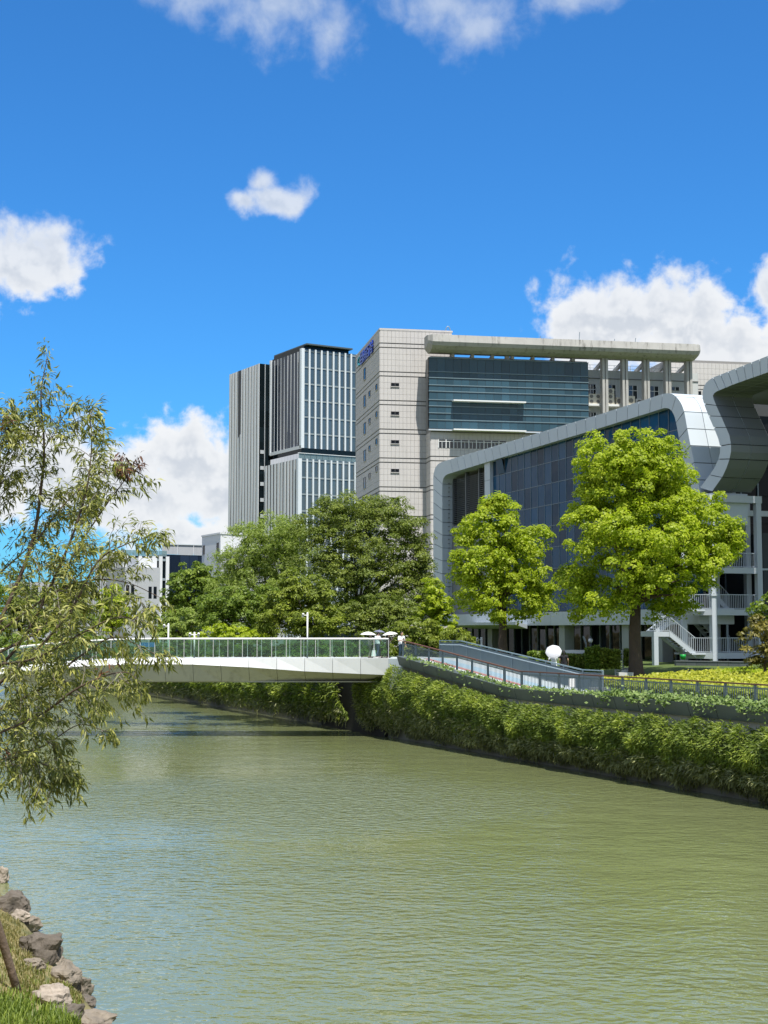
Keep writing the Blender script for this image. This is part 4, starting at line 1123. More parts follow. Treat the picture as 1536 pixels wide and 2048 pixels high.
for i, z in enumerate(lv[:3]):
    m = MB(); m.box(FS, aLf - .2, aR + 1.0, -2.6, -.205, z - .12, z); m.build('landing', M_STR, stair)
    m = MB(); m.box(FS, .21, aR - .21, -.2, .2, z - .4, z + .02); m.build('floor_beam', M_STR, stair)
    m = MB(); m.hexa([FS.p(aLf, -1.6, z - .4), FS.p(-.21, .05, z - .4), FS.p(-.21, .2, z - .4), FS.p(aLf, -1.4, z - .4), FS.p(aLf, -1.6, z + .02), FS.p(-.21, .05, z + .02), FS.p(-.21, .2, z + .02), FS.p(aLf, -1.4, z + .02)]); m.build('floor_beam', M_STR, stair)
    barrail(FS, .22, z, aR - .22, z, .0, stair)
    fr2 = Frame(FS.p(aLf, -1.5, 0), FS.p(-.2, .1, 0) - FS.p(aLf, -1.5, 0), -d1); ln = (FS.p(-.2, .1, 0) - FS.p(aLf, -1.5, 0)).length
    barrail(fr2, .2, z, ln, z, 0, stair)
def flight(a0, z0, a1, z1, b0, b1, n=9):
    fl = MB(); fl.hexa([FS.p(a0, b1 - .08, z0 - .35), FS.p(a1, b1 - .08, z1 - .35), FS.p(a1, b1, z1 - .35), FS.p(a0, b1, z0 - .35), FS.p(a0, b1 - .08, z0 + .03), FS.p(a1, b1 - .08, z1 + .03), FS.p(a1, b1, z1 + .03), FS.p(a0, b1, z0 + .03)])
    fl.hexa([FS.p(a0, b0, z0 - .35), FS.p(a1, b0, z1 - .35), FS.p(a1, b0 + .08, z1 - .35), FS.p(a0, b0 + .08, z0 - .35), FS.p(a0, b0, z0 + .03), FS.p(a1, b0, z1 + .03), FS.p(a1, b0 + .08, z1 + .03), FS.p(a0, b0 + .08, z0 + .03)])
    s_ = fl.build('stringer', M_STR, stair)
    for i in range(n):
        a = a0 + (a1 - a0) * (i + .5) / n; z = z0 + (z1 - z0) * (i + .5) / n; t = MB(); w = abs(a1 - a0) / n
        t.box(FS, a - w * .55, a + w * .55, b0 + .081, b1 - .081, z - .05, z); t.build('tread', M_STR, s_)
    barrail(FS, a0, z0, a1, z1, b1 - .03, stair); 
aM, aE = sa(1344), sa(1312); zM = sz(1263)
flight(aLf + .2, lv[0], aM, zM, -1.9, -.35)
flight(aLf + .2, lv[1], sa(1352), sz(1186), -1.9, -.35)
flight(aLf + .3, lv[1], aM, zM, -3.6, -2.2)
flight(aR - .4, lv[0] + .1, .6, lv[1] - .2, -4.4, -3.2); flight(aR - .4, lv[1] + .1, .6, lv[2] - .2, -4.4, -3.2)
m = MB(); m.box(FS, aE, aM - .05, -3.6, -.3, zM - .35, zM); m.build('landing', M_STR, stair); barrail(FS, aE, zM, aM, zM, -.33, stair)
for b_ in (-.45, -3.3):
    m = MB(); m.box(FS, aE, aE + .34, b_ - .17, b_ + .15, GS - .3, zM - .34); m.build('post', M_STR, stair)
# low stone wall in front of the stair
c0 = at(1352, 1330, 96.5); c1 = at(1500, 1334, 93.5); zt = at(1420, 1322, 95).z
Fl = Frame(c0, c1 - c0, (.2, -1)); lw = thing('garden_wall', (c0.x, c0.y, 4.3), 'low dark grey stone garden wall in front of the outside stair', 'wall')
n = 7; ln = (c1 - c0).length
for i in range(n):
    m = MB(); m.box(Fl, ln * i / n + .01, ln * (i + 1) / n - .01, -.3, 0, 3.6, zt - .06); m.build('stone_panel', principled('granite', (.10, .115, .12), .6, var=.2, scale=3, objrand=.1), lw)
m = MB(); m.box(Fl, -.04, ln + .04, -.34, .04, zt - .06, zt); m.build('coping', principled('granite_light', (.16, .175, .18), .6, var=.2, scale=3), lw)
# ================================================================== VEGETATION
M_BARK = principled('bark', (.085, .06, .042), .95, var=.35, scale=3, bump=.8, bscale=9)
M_BARKG = principled('bark_grey', (.17, .15, .12), .9, var=.3, scale=3, bump=.5, bscale=12)
LM_CAM = leaf_mat('leaf_camphor', (.21, .275, .013), (.35, .425, .021), (.52, .57, .045), .54)
LM_DARK = leaf_mat('leaf_dark', (.075, .11, .016), (.15, .195, .028), (.26, .30, .045), .38)
LM_WILL = leaf_mat('leaf_willow', (.16, .22, .04), (.25, .32, .06), (.36, .43, .10), .45)
LM_OLIVE = leaf_mat('leaf_olive', (.10, .14, .016), (.19, .24, .026), (.31, .35, .045), .4)
LM_BUSH = leaf_mat('leaf_bush', (.075, .125, .015), (.15, .22, .023), (.27, .34, .04), .4)
LM_YEL = leaf_mat('leaf_yellow', (.22, .25, .02), (.36, .37, .03), (.52, .5, .05), .35)
LM_HANG = leaf_mat('leaf_hanging', (.085, .13, .025), (.19, .25, .042), (.42, .47, .07), .4)
LM_HANGT = leaf_mat('leaf_hanging_grey', (.10, .115, .055), (.20, .215, .09), (.33, .34, .15), .32)
LM_RED = leaf_mat('leaf_bronze', (.08, .075, .014), (.17, .15, .025), (.29, .24, .04), .3)
LM_CREEP = leaf_mat('leaf_creeper', (.07, .12, .03), (.16, .24, .06), (.32, .40, .14), .35)

def puffs_of(lobes, Y, size, dens, inner=.45):
    C, R, Lc = [], [], []
    for (x, y, rx, ry, dy) in lobes:
        YY = Y + dy; c = np.array(at(x, y, YY)); k = YY / F
        rad = np.array([rx * k, (rx + ry) * .5 * k, ry * k])
        n = max(4, int(dens * (rad[0] * rad[2]) / (size * size)))
        d = sph(n); rr = np.where(RNG.random(n) < inner, RNG.uniform(.2, .75, n), RNG.uniform(.80, 1.03, n))
        C.append(c + d * rad * rr[:, None]); R.append(size * RNG.uniform(.55, 1.25, n)); Lc.append(np.repeat(c[None], n, 0))
    return np.vstack(C), np.concatenate(R), np.vstack(Lc)
NLEAF = [0]
def foliage(name, parent, mat, C, R, Lc, per, L, W, flat=.72, up=.35, cull=.0, bias=0.0, zmin=None):
    keep = np.array([mnoise.noise(Vector(c) * .35) > cull - .5 for c in C]); C, R, Lc = C[keep], R[keep], Lc[keep]
    n = len(C); idx = np.repeat(np.arange(n), per); d = sph(len(idx))
    d[:, 2] = np.where(RNG.random(len(d)) < .75, np.abs(d[:, 2]), d[:, 2])
    out = unit(C - Lc + 1e-6)[idx]
    P = C[idx] + d * (R[idx] * RNG.uniform(.45, 1.0, len(idx)) ** .6)[:, None] * np.array([1, 1, flat])
    if zmin is not None:
        k = P[:, 2] > zmin; P, d, out, idx = P[k], d[k], out[k], idx[k]
    NLEAF[0] += len(P)
    N_ = unit(d * .7 + out * .35 + np.array([0, 0, up]) + RNG.normal(size=P.shape) * .38)
    tt = np.clip(RNG.beta(2.0, 2.0, len(P)) * .62 + RNG.uniform(0, .42, n)[idx] + bias, 0, 1)
    s = RNG.uniform(.65, 1.25, len(P))
    return link(name, cards(name, P, N_, L * s, W * s, tt, mat), parent)
def limbs(parent, mat, base, fork, tips, r0, r1, name='branch'):
    base, fork = Vector(base), Vector(fork); h = (fork - base).length
    m = MB(); mid = base.lerp(fork, .5) + Vector((random.uniform(-.08, .08), 0, 0)) * h * .3
    m.tube([base - Vector((0, 0, .25)), base + Vector((0, 0, .04 * h)), base.lerp(mid, .6), mid, fork], [r0 * 1.55, r0 * 1.18, r0 * .95, r0 * .9, r0 * .8], 12); m.build('trunk', mat, parent, True)
    for t in tips:
        t = Vector(t); m = MB(); a = fork.lerp(t, .33) + Vector((0, 0, (t - fork).length * .06)); b_ = fork.lerp(t, .7) + Vector((random.uniform(-.3, .3), random.uniform(-.3, .3), .1))
        m.tube([fork - Vector((0, 0, .1)), a, b_, t], [r1, r1 * .75, r1 * .45, r1 * .12], 7); m.build(name, mat, parent, True)
def tree(name, label, Y, basepx, trunk_r, forky, lobes, mat, size, dens, per, L, W, zb=None, bark=None, cull=-.1, cat='tree', group=None, inner=.45, tipn=9, up=.35, bias=0.0, flat=.72):
    b_ = at(basepx[0], basepx[1], Y)
    if zb is not None: b_.z = zb
    root = thing(name, b_, label, cat, group); f_ = at(basepx[0] + random.uniform(-3, 3), forky, Y)
    C, R, Lc = puffs_of(lobes, Y, size, dens, inner)
    pick = RNG.choice(len(C), min(tipn, len(C)), replace=False)
    limbs(root, bark or M_BARK, b_, f_, [tuple(C[i] * .85 + np.array(f_) * .15) for i in pick], trunk_r, trunk_r * .5)
    foliage('crown', root, mat, C, R, Lc, per, L, W, cull=cull, up=up, bias=bias, flat=flat)
    return root
GZB = 4.4
# the two bright camphor trees before the glass building
tree('camphor_tree', 'largest bright yellow green broadleaf tree, before the ribbon building', 88, (1272, 1346), .40, 1205,
     [(1258, 925, 105, 70, 0), (1215, 930, 70, 60, -1), (1310, 940, 75, 70, 1), (1255, 1010, 120, 70, 0), (1165, 1000, 32, 40, 0), (1345, 1010, 95, 75, 1), (1200, 1080, 75, 70, -1), (1290, 1090, 120, 80, -2), (1400, 1075, 90, 70, 0), (1180, 1170, 65, 60, 0), (1150, 1185, 35, 55, 0), (1215, 1200, 55, 40, -2), (1300, 1160, 90, 55, -2), (1400, 1130, 70, 50, -1), (1350, 1190, 60, 40, 0), (1460, 1075, 34, 30, 0), (1325, 1225, 38, 24, 1)],
     LM_CAM, .60, 4.6, 120, .21, .125, cull=.12, tipn=22, flat=.9)
tree('camphor_tree', 'smaller bright green broadleaf tree growing behind the ramp railing', 96, (1005, 1310), .30, 1190,
     [(985, 1020, 50, 28, 0), (1000, 1010, 30, 22, 0), (985, 1070, 72, 45, 0), (1045, 1085, 55, 40, 1), (935, 1075, 28, 26, 0), (960, 1125, 60, 40, -1), (1040, 1130, 68, 50, 0), (935, 1160, 34, 26, 0), (985, 1180, 70, 36, -1), (1065, 1170, 45, 36, 0), (950, 1205, 48, 28, 0), (1060, 1222, 48, 22, -1), (990, 1235, 26, 18, -1), (1085, 1200, 30, 28, 1)],
     LM_CAM, .56, 4.4, 115, .21, .125, cull=.12, tipn=18, flat=.9)
# trees behind the bridge
tree('leafy_tree', 'large dark green round crowned tree behind the bridge, below the tiled tower', 122, (715, 1300), .30, 1230,
     [(690, 1035, 85, 46, 0), (770, 1035, 60, 40, 0), (640, 1075, 60, 55, 0), (730, 1085, 110, 60, -1), (810, 1080, 50, 55, 0), (650, 1140, 70, 60, -1), (735, 1150, 95, 60, -2), (815, 1150, 55, 60, 0), (840, 1120, 30, 50, 1), (700, 1205, 80, 45, -1), (790, 1210, 65, 45, -1), (848, 1165, 30, 50, 0), (855, 1215, 36, 40, 0), (690, 1020, 60, 34, 1), (760, 1022, 50, 30, 1)],
     LM_DARK, .75, 5.0, 125, .21, .105, bark=M_BARKG, cull=-.2, tipn=16)
tree('willow_tree', 'soft pale green willow like tree left of the dark round tree', 126, (530, 1300), .25, 1220,
     [(550, 1075, 70, 40, 0), (500, 1095, 58, 44, 0), (590, 1090, 50, 50, 2), (470, 1140, 45, 45, 0), (560, 1120, 55, 50, 1), (510, 1160, 70, 50, 0), (450, 1190, 40, 40, 0), (580, 1175, 50, 45, 0), (500, 1210, 70, 35, 0)],
     LM_WILL, .62, 5.0, 80, .34, .07, cull=-.05, up=.1, flat=1.3)
tree('leafy_tree', 'olive green tree close behind the bridge rail, below the dark round tree', 106, (610, 1312), .18, 1235,
     [(600, 1180, 55, 38, 0), (640, 1200, 40, 36, 0), (560, 1215, 55, 36, 0), (610, 1235, 75, 35, -1), (540, 1250, 45, 26, 0), (660, 1245, 34, 30, 0), (590, 1265, 70, 20, 0)],
     LM_OLIVE, .55, 4.6, 105, .23, .115, cull=-.05)
tree('leafy_tree', 'dense deep green tree beside the dark glass hall', 134, (385, 1300), .25, 1225,
     [(385, 1150, 42, 28, 0), (410, 1165, 40, 34, 0), (365, 1180, 34, 36, 0), (400, 1205, 48, 36, 0), (350, 1205, 26, 30, 0), (430, 1225, 40, 28, 0)],
     LM_BUSH, .62, 4.6, 70, .30, .16, cull=-.05)
tree('leafy_tree', 'light olive bush tree standing behind the camera poles', 118, (360, 1310), .15, 1265,
     [(345, 1240, 36, 26, 0), (385, 1245, 40, 26, 0), (330, 1262, 30, 22, 0), (365, 1268, 50, 20, 0)], LM_WILL, .5, 4.4, 70, .28, .10, cull=-.05)
tree('leafy_tree', 'sunlit yellow green tree before the concrete block', 160, (222, 1300), .2, 1240,
     [(225, 1195, 30, 26, 0), (210, 1215, 28, 26, 0), (235, 1225, 24, 24, 0), (215, 1245, 32, 24, 0)], LM_CAM, .6, 4.4, 60, .34, .18, cull=-.05)
tree('leafy_tree', 'fresh green sapling at the foot of the dark round tree, left of the louvred bay', 112, (868, 1310), .14, 1240,
     [(868, 1185, 20, 30, 0), (880, 1210, 24, 34, 0), (855, 1220, 26, 34, 0), (890, 1245, 26, 24, 0)], LM_CAM, .45, 4.4, 60, .28, .14, cull=-.05)
tree('leafy_shrub', 'loose yellow green shrub behind the people on the bridge end', 103, (845, 1315), .07, 1285,
     [(800, 1255, 34, 24, 0), (835, 1262, 48, 26, 0), (880, 1272, 50, 24, 0), (920, 1280, 36, 20, 0), (860, 1288, 80, 24, 0), (940, 1292, 26, 14, 0), (800, 1298, 40, 26, 0), (830, 1312, 50, 20, 0)], LM_OLIVE, .42, 4.4, 60, .26, .11, cull=-.05, cat='shrub', up=.2)
for i, (x, y, rx, ry, Y, mt, lab) in enumerate([
        (470, 1268, 90, 16, 110, LM_CAM, 'long clipped yellow green hedge above the bridge rail'),
        (640, 1300, 70, 18, 103, LM_BUSH, 'low rounded green shrub behind the glass under the tallest camera pole'),
        (490, 1300, 90, 18, 104, LM_DARK, 'dark low shrub seen through the middle of the bridge glass'),
        (330, 1300, 90, 18, 105, LM_DARK, 'dark low shrub behind the blue sign'),
        (180, 1300, 90, 22, 107, LM_BUSH, 'green low shrub behind the bridge glass left of the blue sign'),
        (730, 1300, 45, 20, 101, LM_BUSH, 'bright low shrub seen through the glass left of the umbrellas'),
        (40, 1300, 90, 26, 110, LM_BUSH, 'green shrub at the far bridge end behind the near branches')]):
    c = at(x, y, Y); root = thing('shrub', (c.x, c.y, 3.9), lab, 'shrub')
    C, R, Lc = puffs_of([(x - rx * .5, y, rx * .5, ry, 0), (x, y - 2, rx * .5, ry, 0), (x + rx * .5, y, rx * .5, ry, 0), (x, y + ry * .8, rx, ry, 0)], Y, .42, 2.4)
    foliage('leaves', root, mt, C, R, Lc, 60, .26, .13, cull=-.1, zmin=3.7)
    m = MB(); m.tube([(c.x, c.y, 3.8), (c.x, c.y, c.z)], [.06, .03], 6); m.build('stem', M_BARK, root)
tree('leafy_tree', 'fresh green tree filling the gap between the willow and the olive tree', 112, (470, 1312), .16, 1250,
     [(470, 1205, 50, 34, 0), (430, 1225, 46, 34, 0), (515, 1225, 46, 34, 0), (460, 1250, 70, 30, 0), (530, 1200, 34, 28, 0)], LM_BUSH, .55, 4.6, 100, .22, .115, cull=-.2)
tree('leafy_tree', 'deep green tree between the olive tree and the people on the bridge', 109, (745, 1312), .18, 1262,
     [(745, 1225, 60, 36, 0), (700, 1240, 46, 34, 0), (790, 1235, 46, 36, 0), (740, 1262, 80, 24, 0)], LM_DARK, .55, 4.6, 100, .21, .105, cull=-.2)
# trees far left, seen through the near tree
for i, (x, y, rx, ry, Y, mt, lab) in enumerate([
        (120, 1225, 60, 60, 150, LM_BUSH, 'green tree behind the near branches, left of the sunlit yellow tree'),
        (40, 1215, 60, 70, 155, LM_DARK, 'dark tree behind the thickest part of the near branches'),
        (-50, 1200, 60, 80, 150, LM_BUSH, 'green tree at the left picture edge beyond the canal')]):
    tree('leafy_tree', lab, Y, (x, 1310), .25, y + 40, [(x, y, rx, ry, 0), (x - rx * .5, y + ry * .4, rx * .7, ry * .6, 0), (x + rx * .5, y + ry * .4, rx * .7, ry * .6, 0)], mt, .8, 4.0, 60, .36, .18, cull=-.05, group='trees beyond the canal')
# right edge
tree('leafy_shrub', 'bronze tinged layered maple shrub at the right edge before the stair', 76, (1530, 1350), .08, 1300,
     [(1525, 1250, 40, 16, 0), (1515, 1275, 40, 14, 0), (1540, 1262, 36, 20, 0), (1512, 1298, 36, 12, 0), (1530, 1318, 44, 16, 0), (1500, 1322, 24, 8, 0), (1550, 1300, 36, 30, 0)], LM_RED, .34, 2.6, 55, .20, .09, cull=-.05, cat='shrub')
tree('leafy_tree', 'dark green small tree above the bronze maple shrub at the right edge', 84, (1550, 1345), .12, 1260,
     [(1535, 1205, 26, 24, 0), (1520, 1230, 24, 18, 0), (1550, 1235, 34, 40, 0)], LM_BUSH, .42, 2.5, 55, .24, .12, cull=-.05)

# ------------------------------------------------------------------ hanging shrubs over the canal wall (ground cover, uncountable)
def hanging(name, s0, s1, n, mat, label, zlo, zhi, L, W, bulge=1.15, bias=0, seed=0, skip=None):
    s = RNG.uniform(s0, s1, n)
    if skip: s = s[(s < skip[0]) | (s > skip[1])]; n = len(s)
    zt = np.array([zr(v) for v in s]) - .98
    t = RNG.beta(1.1, 1.0, n)                         # 0 at the top, 1 at the hanging fringe
    wob = np.array([mnoise.noise(Vector((v * .55, seed, 0))) + .6 * mnoise.noise(Vector((v * 1.7, seed + 5, 0))) for v in s])
    wob2 = np.array([mnoise.noise(Vector((v * .9, tt * 3, seed + 9))) for v, tt in zip(s, t)])
    zl = zlo + wob * .35; zh = zt + zhi + wob * .25
    z = zh + (zl - zh) * t
    out = bulge * np.sin(np.pi * np.clip(t * .80 + .16, 0, 1)) + .30 * wob2 + .15 * wob
    out = out * RNG.uniform(.55, 1.05, n) ** .5
    base = np.array([list(S(a, -b_, c)) for a, b_, c in zip(s, out, z)])
    o3 = -np.array(NW); sd = np.array(SD)
    ph = RNG.normal(0, .55, n)
    D = o3[None] * (.75 - .25 * t)[:, None] + np.array([0, 0, 1.0])[None] * (.45 - 1.1 * t)[:, None] + sd[None] * ph[:, None] + RNG.normal(size=(n, 3)) * .28
    N_ = unit(np.array([0, 0, 1.0])[None] * .7 + o3[None] * .6 + RNG.normal(size=(n, 3)) * .45)
    sc = RNG.uniform(.7, 1.35, n)
    tint = np.clip(RNG.beta(2, 2, n) * .7 + .50 * (wob2 + .15) + bias, 0, 1)
    o = link(name, leaves(name, base, N_, D, L * sc, W * sc, tint, mat))
    kind(o, 'stuff'); o['label'] = label; o['category'] = 'foliage'; return o
sb_ = s_of(762); se_ = s_of(700)
hanging('hanging_foliage', -16, 40, 92000, LM_HANG, 'green arching shrubs hanging over the canal wall right of the bridge', .66, .42, .21, .054, seed=1)
hanging('hanging_foliage', -16, 40, 21000, LM_HANGT, 'dry grey green twigs on the lower fringe of the hanging shrubs', .34, -.95, .27, .055, 1.05, seed=1)
hanging('hanging_foliage', 43, 190, 37000, LM_HANG, 'green shrubs hanging over the canal wall beyond the bridge', .9, .3, .42, .11, seed=2)
hanging('hanging_foliage', 43, 190, 9000, LM_HANGT, 'grey twiggy fringe of the shrubs beyond the bridge', .5, -1.2, .42, .09, 1.05, seed=2)

# creeper in the planter
def patch(name, label, pts, L, W, mat, bias=0.0):
    P = np.array(pts); n = len(P)
    N_ = unit(RNG.normal(size=(n, 3)) * .6 + np.array([-.3, -.4, 1.0])); sc = RNG.uniform(.6, 1.3, n)
    o = link(name, cards(name, P, N_, L * sc, W * sc, np.clip(RNG.beta(2, 2, n) + bias, 0, 1), mat)); kind(o, 'stuff'); o['label'] = label; o['category'] = 'foliage'; return o
pts = []
for _ in range(9000):
    s = random.uniform(-16, 33); d = mnoise.noise(Vector((s * .6, 0, 0))); lush = 1.0 if s < 9 else .35
    if random.random() > lush + d * .6: continue
    q = random.uniform(-.5, .25); z = zr(s) + .2 + abs(random.gauss(0, .16)) * (1.0 if s < 9 else .55)
    if random.random() < .16 * lush and d > -.1: q = -.53 - random.random() * .06; z = zr(s) + .2 - random.expovariate(8)
    pts.append(S(s, q, z))
patch('creeper', 'pale green creeper growing over the dark planter edge', pts, .17, .12, LM_CREEP)

# clipped yellow hedge bed, green ground cover, garden planting behind the railing
def bed(name, label, s0, s1, q0, q1, h, n, mat, L=.2, W=.1, side=.3, bias=0, base=None):
    pts = []
    for _ in range(n):
        s = random.uniform(s0, s1); g0 = base if base is not None else ground_z(s, (q0 + q1) / 2); hh = h + .14 * mnoise.noise(Vector((s * .8, q0, 2)))
        if random.random() < side: q = q0 + random.uniform(-.1, .12); z = g0 + random.uniform(.05, hh)
        else: q = random.uniform(q0, q1); z = (base if base is not None else ground_z(s, q)) + hh + random.gauss(0, .06)
        pts.append(S(s, q, z))
    return patch(name, label, pts, L, W, mat, bias)
bed('hedge_foliage', 'yellow topped clipped hedge behind the waterside railing', -14, 19.0, 4.6, 11.0, .66, 30000, LM_YEL, .2, .11, .22)
bed('hedge_foliage', 'green leafy hedge face right behind the railing bars', -14, 13, 2.3, 4.7, .66, 12000, LM_OLIVE, .22, .11, .75)
bed('hedge_foliage', 'darker green ground cover behind the yellow hedge near the maple', -14, -2, 5.2, 10, .78, 6000, LM_BUSH, .22, .12, .3)
bed('ground_cover', 'bright green low planting on the lawn mound round the big tree', -6, 22, 11.0, 17.5, .18, 17000, LM_CAM, .2, .10, .1)
# garden hedge and climber screen behind the ramp end
def hedge_px(name, label, x0, x1, y0, y1, Y, mat, n, dep=.8, L=.22, W=.11):
    a, b_ = at(x0, y0, Y), at(x1, y1, Y); pts = []
    for _ in range(n):
        x = random.uniform(a.x, b_.x); z = b_.z + (a.z + .22 * mnoise.noise(Vector((x * 1.2, Y, 0))) - b_.z) * random.random() ** .8
        pts.append((x, Y + random.gauss(0, .12) - dep * .2 * random.random(), z))
    return patch(name, label, pts, L, W, mat)
hedge_px('hedge_foliage', 'dark green clipped hedge left of the white umbrella', 1056, 1100, 1303, 1352, 90, LM_BUSH, 3600)
hedge_px('hedge_foliage', 'dense hedge growing before the white screen', 1120, 1172, 1308, 1352, 89, LM_DARK, 3600)
hedge_px('hedge_foliage', 'leafy climber rising up the white screen beside the globe lamp', 1170, 1198, 1294, 1345, 88.5, LM_BUSH, 2600)
hedge_px('hedge_foliage', 'loose climber on the white screen left of the big trunk', 1198, 1240, 1300, 1338, 88.6, LM_OLIVE, 2600)
hedge_px('hedge_foliage', 'small shrub between white screen and big trunk', 1248, 1266, 1296, 1332, 90, LM_OLIVE, 1300)

# ------------------------------------------------------------------ near tree at the left: branches and drooping compound leaves
def near_tree():
    Y0 = 14.0; KS = Y0 / 19.5
    base = Vector((-6.3, 12.6, bank_z(-6.3, 12.6)))
    root = thing('near_tree', base, 'slender tree with drooping narrow leaves leaning in from the left picture edge', 'tree')
    def q(x, y, dy=0.0): return at(x if x < 120 else 120 + (x - 120) * .74, y, Y0 + dy * KS)
    mains = [
        ([(-330, 1900, 0), (-240, 1650, 0), (-130, 1450, 0), (-20, 1280, .3), (60, 1100, .4), (84, 960, .2), (88, 880, .1), (82, 790, 0), (94, 718, 0)], .085),
        ([(-130, 1450, 0), (30, 1300, -.4), (120, 1130, -.6), (185, 1000, -.7), (205, 900, -.6), (200, 828, -.6)], .05),
        ([(-60, 1330, .2), (90, 1250, .8), (150, 1120, 1.0), (240, 1015, 1.1), (290, 965, 1.1), (312, 935, 1.1)], .042),
        ([(-130, 1450, 0), (20, 1350, -.8), (140, 1230, -1.0), (220, 1125, -1.0), (300, 1088, -1.1), (372, 1072, -1.2)], .048),
        ([(-150, 1480, 0), (60, 1390, .5), (160, 1320, .7), (260, 1275, .8), (330, 1290, .8), (384, 1312, .8)], .045),
        ([(-170, 1530, 0), (60, 1440, -.6), (160, 1380, -.9), (240, 1352, -1.0), (300, 1345, -1.0), (330, 1362, -1.0)], .04),
        ([(-190, 1580, 0), (0, 1530, .4), (90, 1490, .7), (170, 1450, .8), (240, 1462, .8)], .035),
        ([(-190, 1580, 0), (-40, 1530, -.6), (40, 1515, -.9), (90, 1530, -1.0), (140, 1552, -1.0)], .035),
        ([(-130, 1450, 0), (-60, 1200, .6), (-20, 1050, .8), (10, 930, .8), (30, 850, .8)], .05),
        ([(-20, 1280, .3), (100, 1190, -.2), (200, 1160, -.4), (300, 1165, -.5), (382, 1192, -.5)], .035),
        ([(60, 1100, .4), (130, 1010, .9), (200, 960, 1.2), (260, 930, 1.3)], .028),
        ([(-60, 1200, .6), (40, 1110, 1.4), (120, 1040, 1.8), (190, 1010, 2.0)], .03),
        ([(-130, 1450, 0), (0, 1420, 1.2), (120, 1390, 1.8), (220, 1400, 2.0)], .035),
        ([(-60, 1330, .2), (60, 1320, -1.4), (170, 1270, -1.8), (270, 1235, -2.0), (330, 1240, -2.0)], .035),
        ([(-20, 1050, .8), (0, 960, .4), (-10, 900, .2), (10, 860, .1)], .03),
        ([(-190, 1580, 0), (-60, 1480, .3), (10, 1440, .2), (60, 1460, .1), (105, 1490, .1)], .03),
        ([(88, 900, .1), (110, 860, 0), (140, 820, -.1)], .014), ([(-10, 960, .8), (30, 870, .8), (42, 835, .8)], .016)]
    P, D, SZ, T, DEAD = [], [], [], [], []
    def twig(p0, d, ln, r, dead=False, dens=1.0):
        """a twig with pairs of leaves that droop"""
        n = 6; pts = [p0]; dd = Vector(d).normalized()
        for i in range(n):
            dd = (dd + Vector((random.gauss(0, .10), random.gauss(0, .10), random.gauss(-.045, .08)))).normalized(); pts.append(pts[-1] + dd * ln / n)
        m = MB(); m.tube(pts, [r * (1 - .8 * i / n) for i in range(n + 1)], 4, False); TW.append(m)
        for i in range(1, n + 1):
            for sgn in (-1, 1):
                if random.random() > .8 * dens: continue
                c = pts[i]; dv = (pts[i] - pts[i - 1]).normalized(); side = dv.cross(Vector((0, 0, 1))).normalized() * sgn
                nl = random.choice((2, 2, 3, 3)) if i < n else 4
                for k in range(nl):
                    dr = (dv * random.uniform(.1, .9) + side * random.uniform(.3, 1.0) + Vector((0, 0, random.uniform(-1.15, .12)))).normalized()
                    P.append(c + dr * .02 + Vector((random.gauss(0, .015), random.gauss(0, .015), random.gauss(0, .015)))); D.append(dr)
                    SZ.append(random.uniform(.085, .155) * KS); T.append(random.random()); DEAD.append(dead)
    TW = []
    for mi, (pl, r0) in enumerate(mains):
        pts = curve_pts([q(*p) for p in pl], 6); n = len(pts)
        m = MB(); m.tube(pts, [max(.004, .55 * KS * r0 * (1 - .9 * (i / (n - 1)))) for i in range(n)], 7, False)
        m.build('trunk' if mi == 0 else 'branch', M_BARK, root, True)
        ln = sum((pts[i + 1] - pts[i]).length for i in range(n - 1))
        for i in range(int(n * .18), n):
            f_ = i / (n - 1); d = (pts[min(i + 1, n - 1)] - pts[max(0, i - 1)]).normalized()
            cnt = (2 if random.random() < .45 or f_ < .45 else 1) if mi > 0 and mi < 16 else 1
            if mi in (5, 6, 12) and random.random() < .45: cnt = 0
            if mi == 0 and f_ > .75: cnt = 1 if random.random() < .75 else 0
            for _ in range(cnt):
                sx = CX + F * pts[i].x / pts[i].y
                if random.random() > min(1.0, max(.30, 1.15 - (sx - 60) / 270)): continue
                side = d.cross(Vector((random.gauss(0, 1), random.gauss(0, 1), random.gauss(0, 1)))).normalized()
                up = Vector((0, 0, .25 if pl[-1][1] < 1250 else -.05))
                tw = (d * random.uniform(.3, .9) + side * random.uniform(.5, 1.0) + up)
                L_ = KS * random.uniform(.28, .64) * (1.0 if f_ < .8 else .55) * (.6 if mi == 0 and f_ > .6 else 1)
                dead = (mi == 2 and f_ > .82) or random.random() < .006
                twig(pts[i], tw, L_, .005, dead)
                if f_ < .85 and random.random() < .55:
                    mid = pts[i] + tw.normalized() * L_ * .6; t2 = tw.normalized() + d.cross(tw).normalized() * random.choice((-1, 1)) * .8 + Vector((0, 0, random.uniform(-.3, .3)))
                    twig(mid, t2, L_ * .8, .005, dead)
        twig(pts[-1], (pts[-1] - pts[-2]), .2 * KS, .004, mi == 2)
    m = MB()
    for t in TW:
        o = len(m.v); m.v += t.v; m.f += [tuple(o + k for k in f) for f in t.f]
    kind(m.build('twigs', M_BARKG, root), 'stuff')
    P = np.array(P); D = np.array(D); SZ = np.array(SZ); T = np.array(T); DEAD = np.array(DEAD)
    N_ = unit(RNG.normal(size=P.shape) * .45 + np.array([.1, -.35, 1.0]))
    lm = leaf_mat('leaf_near', (.070, .095, .016), (.18, .195, .036), (.38, .37, .10), .32, .42)
    ld_ = leaf_mat('leaf_dead', (.030, .016, .010), (.07, .03, .016), (.22, .085, .03), .2, .7)
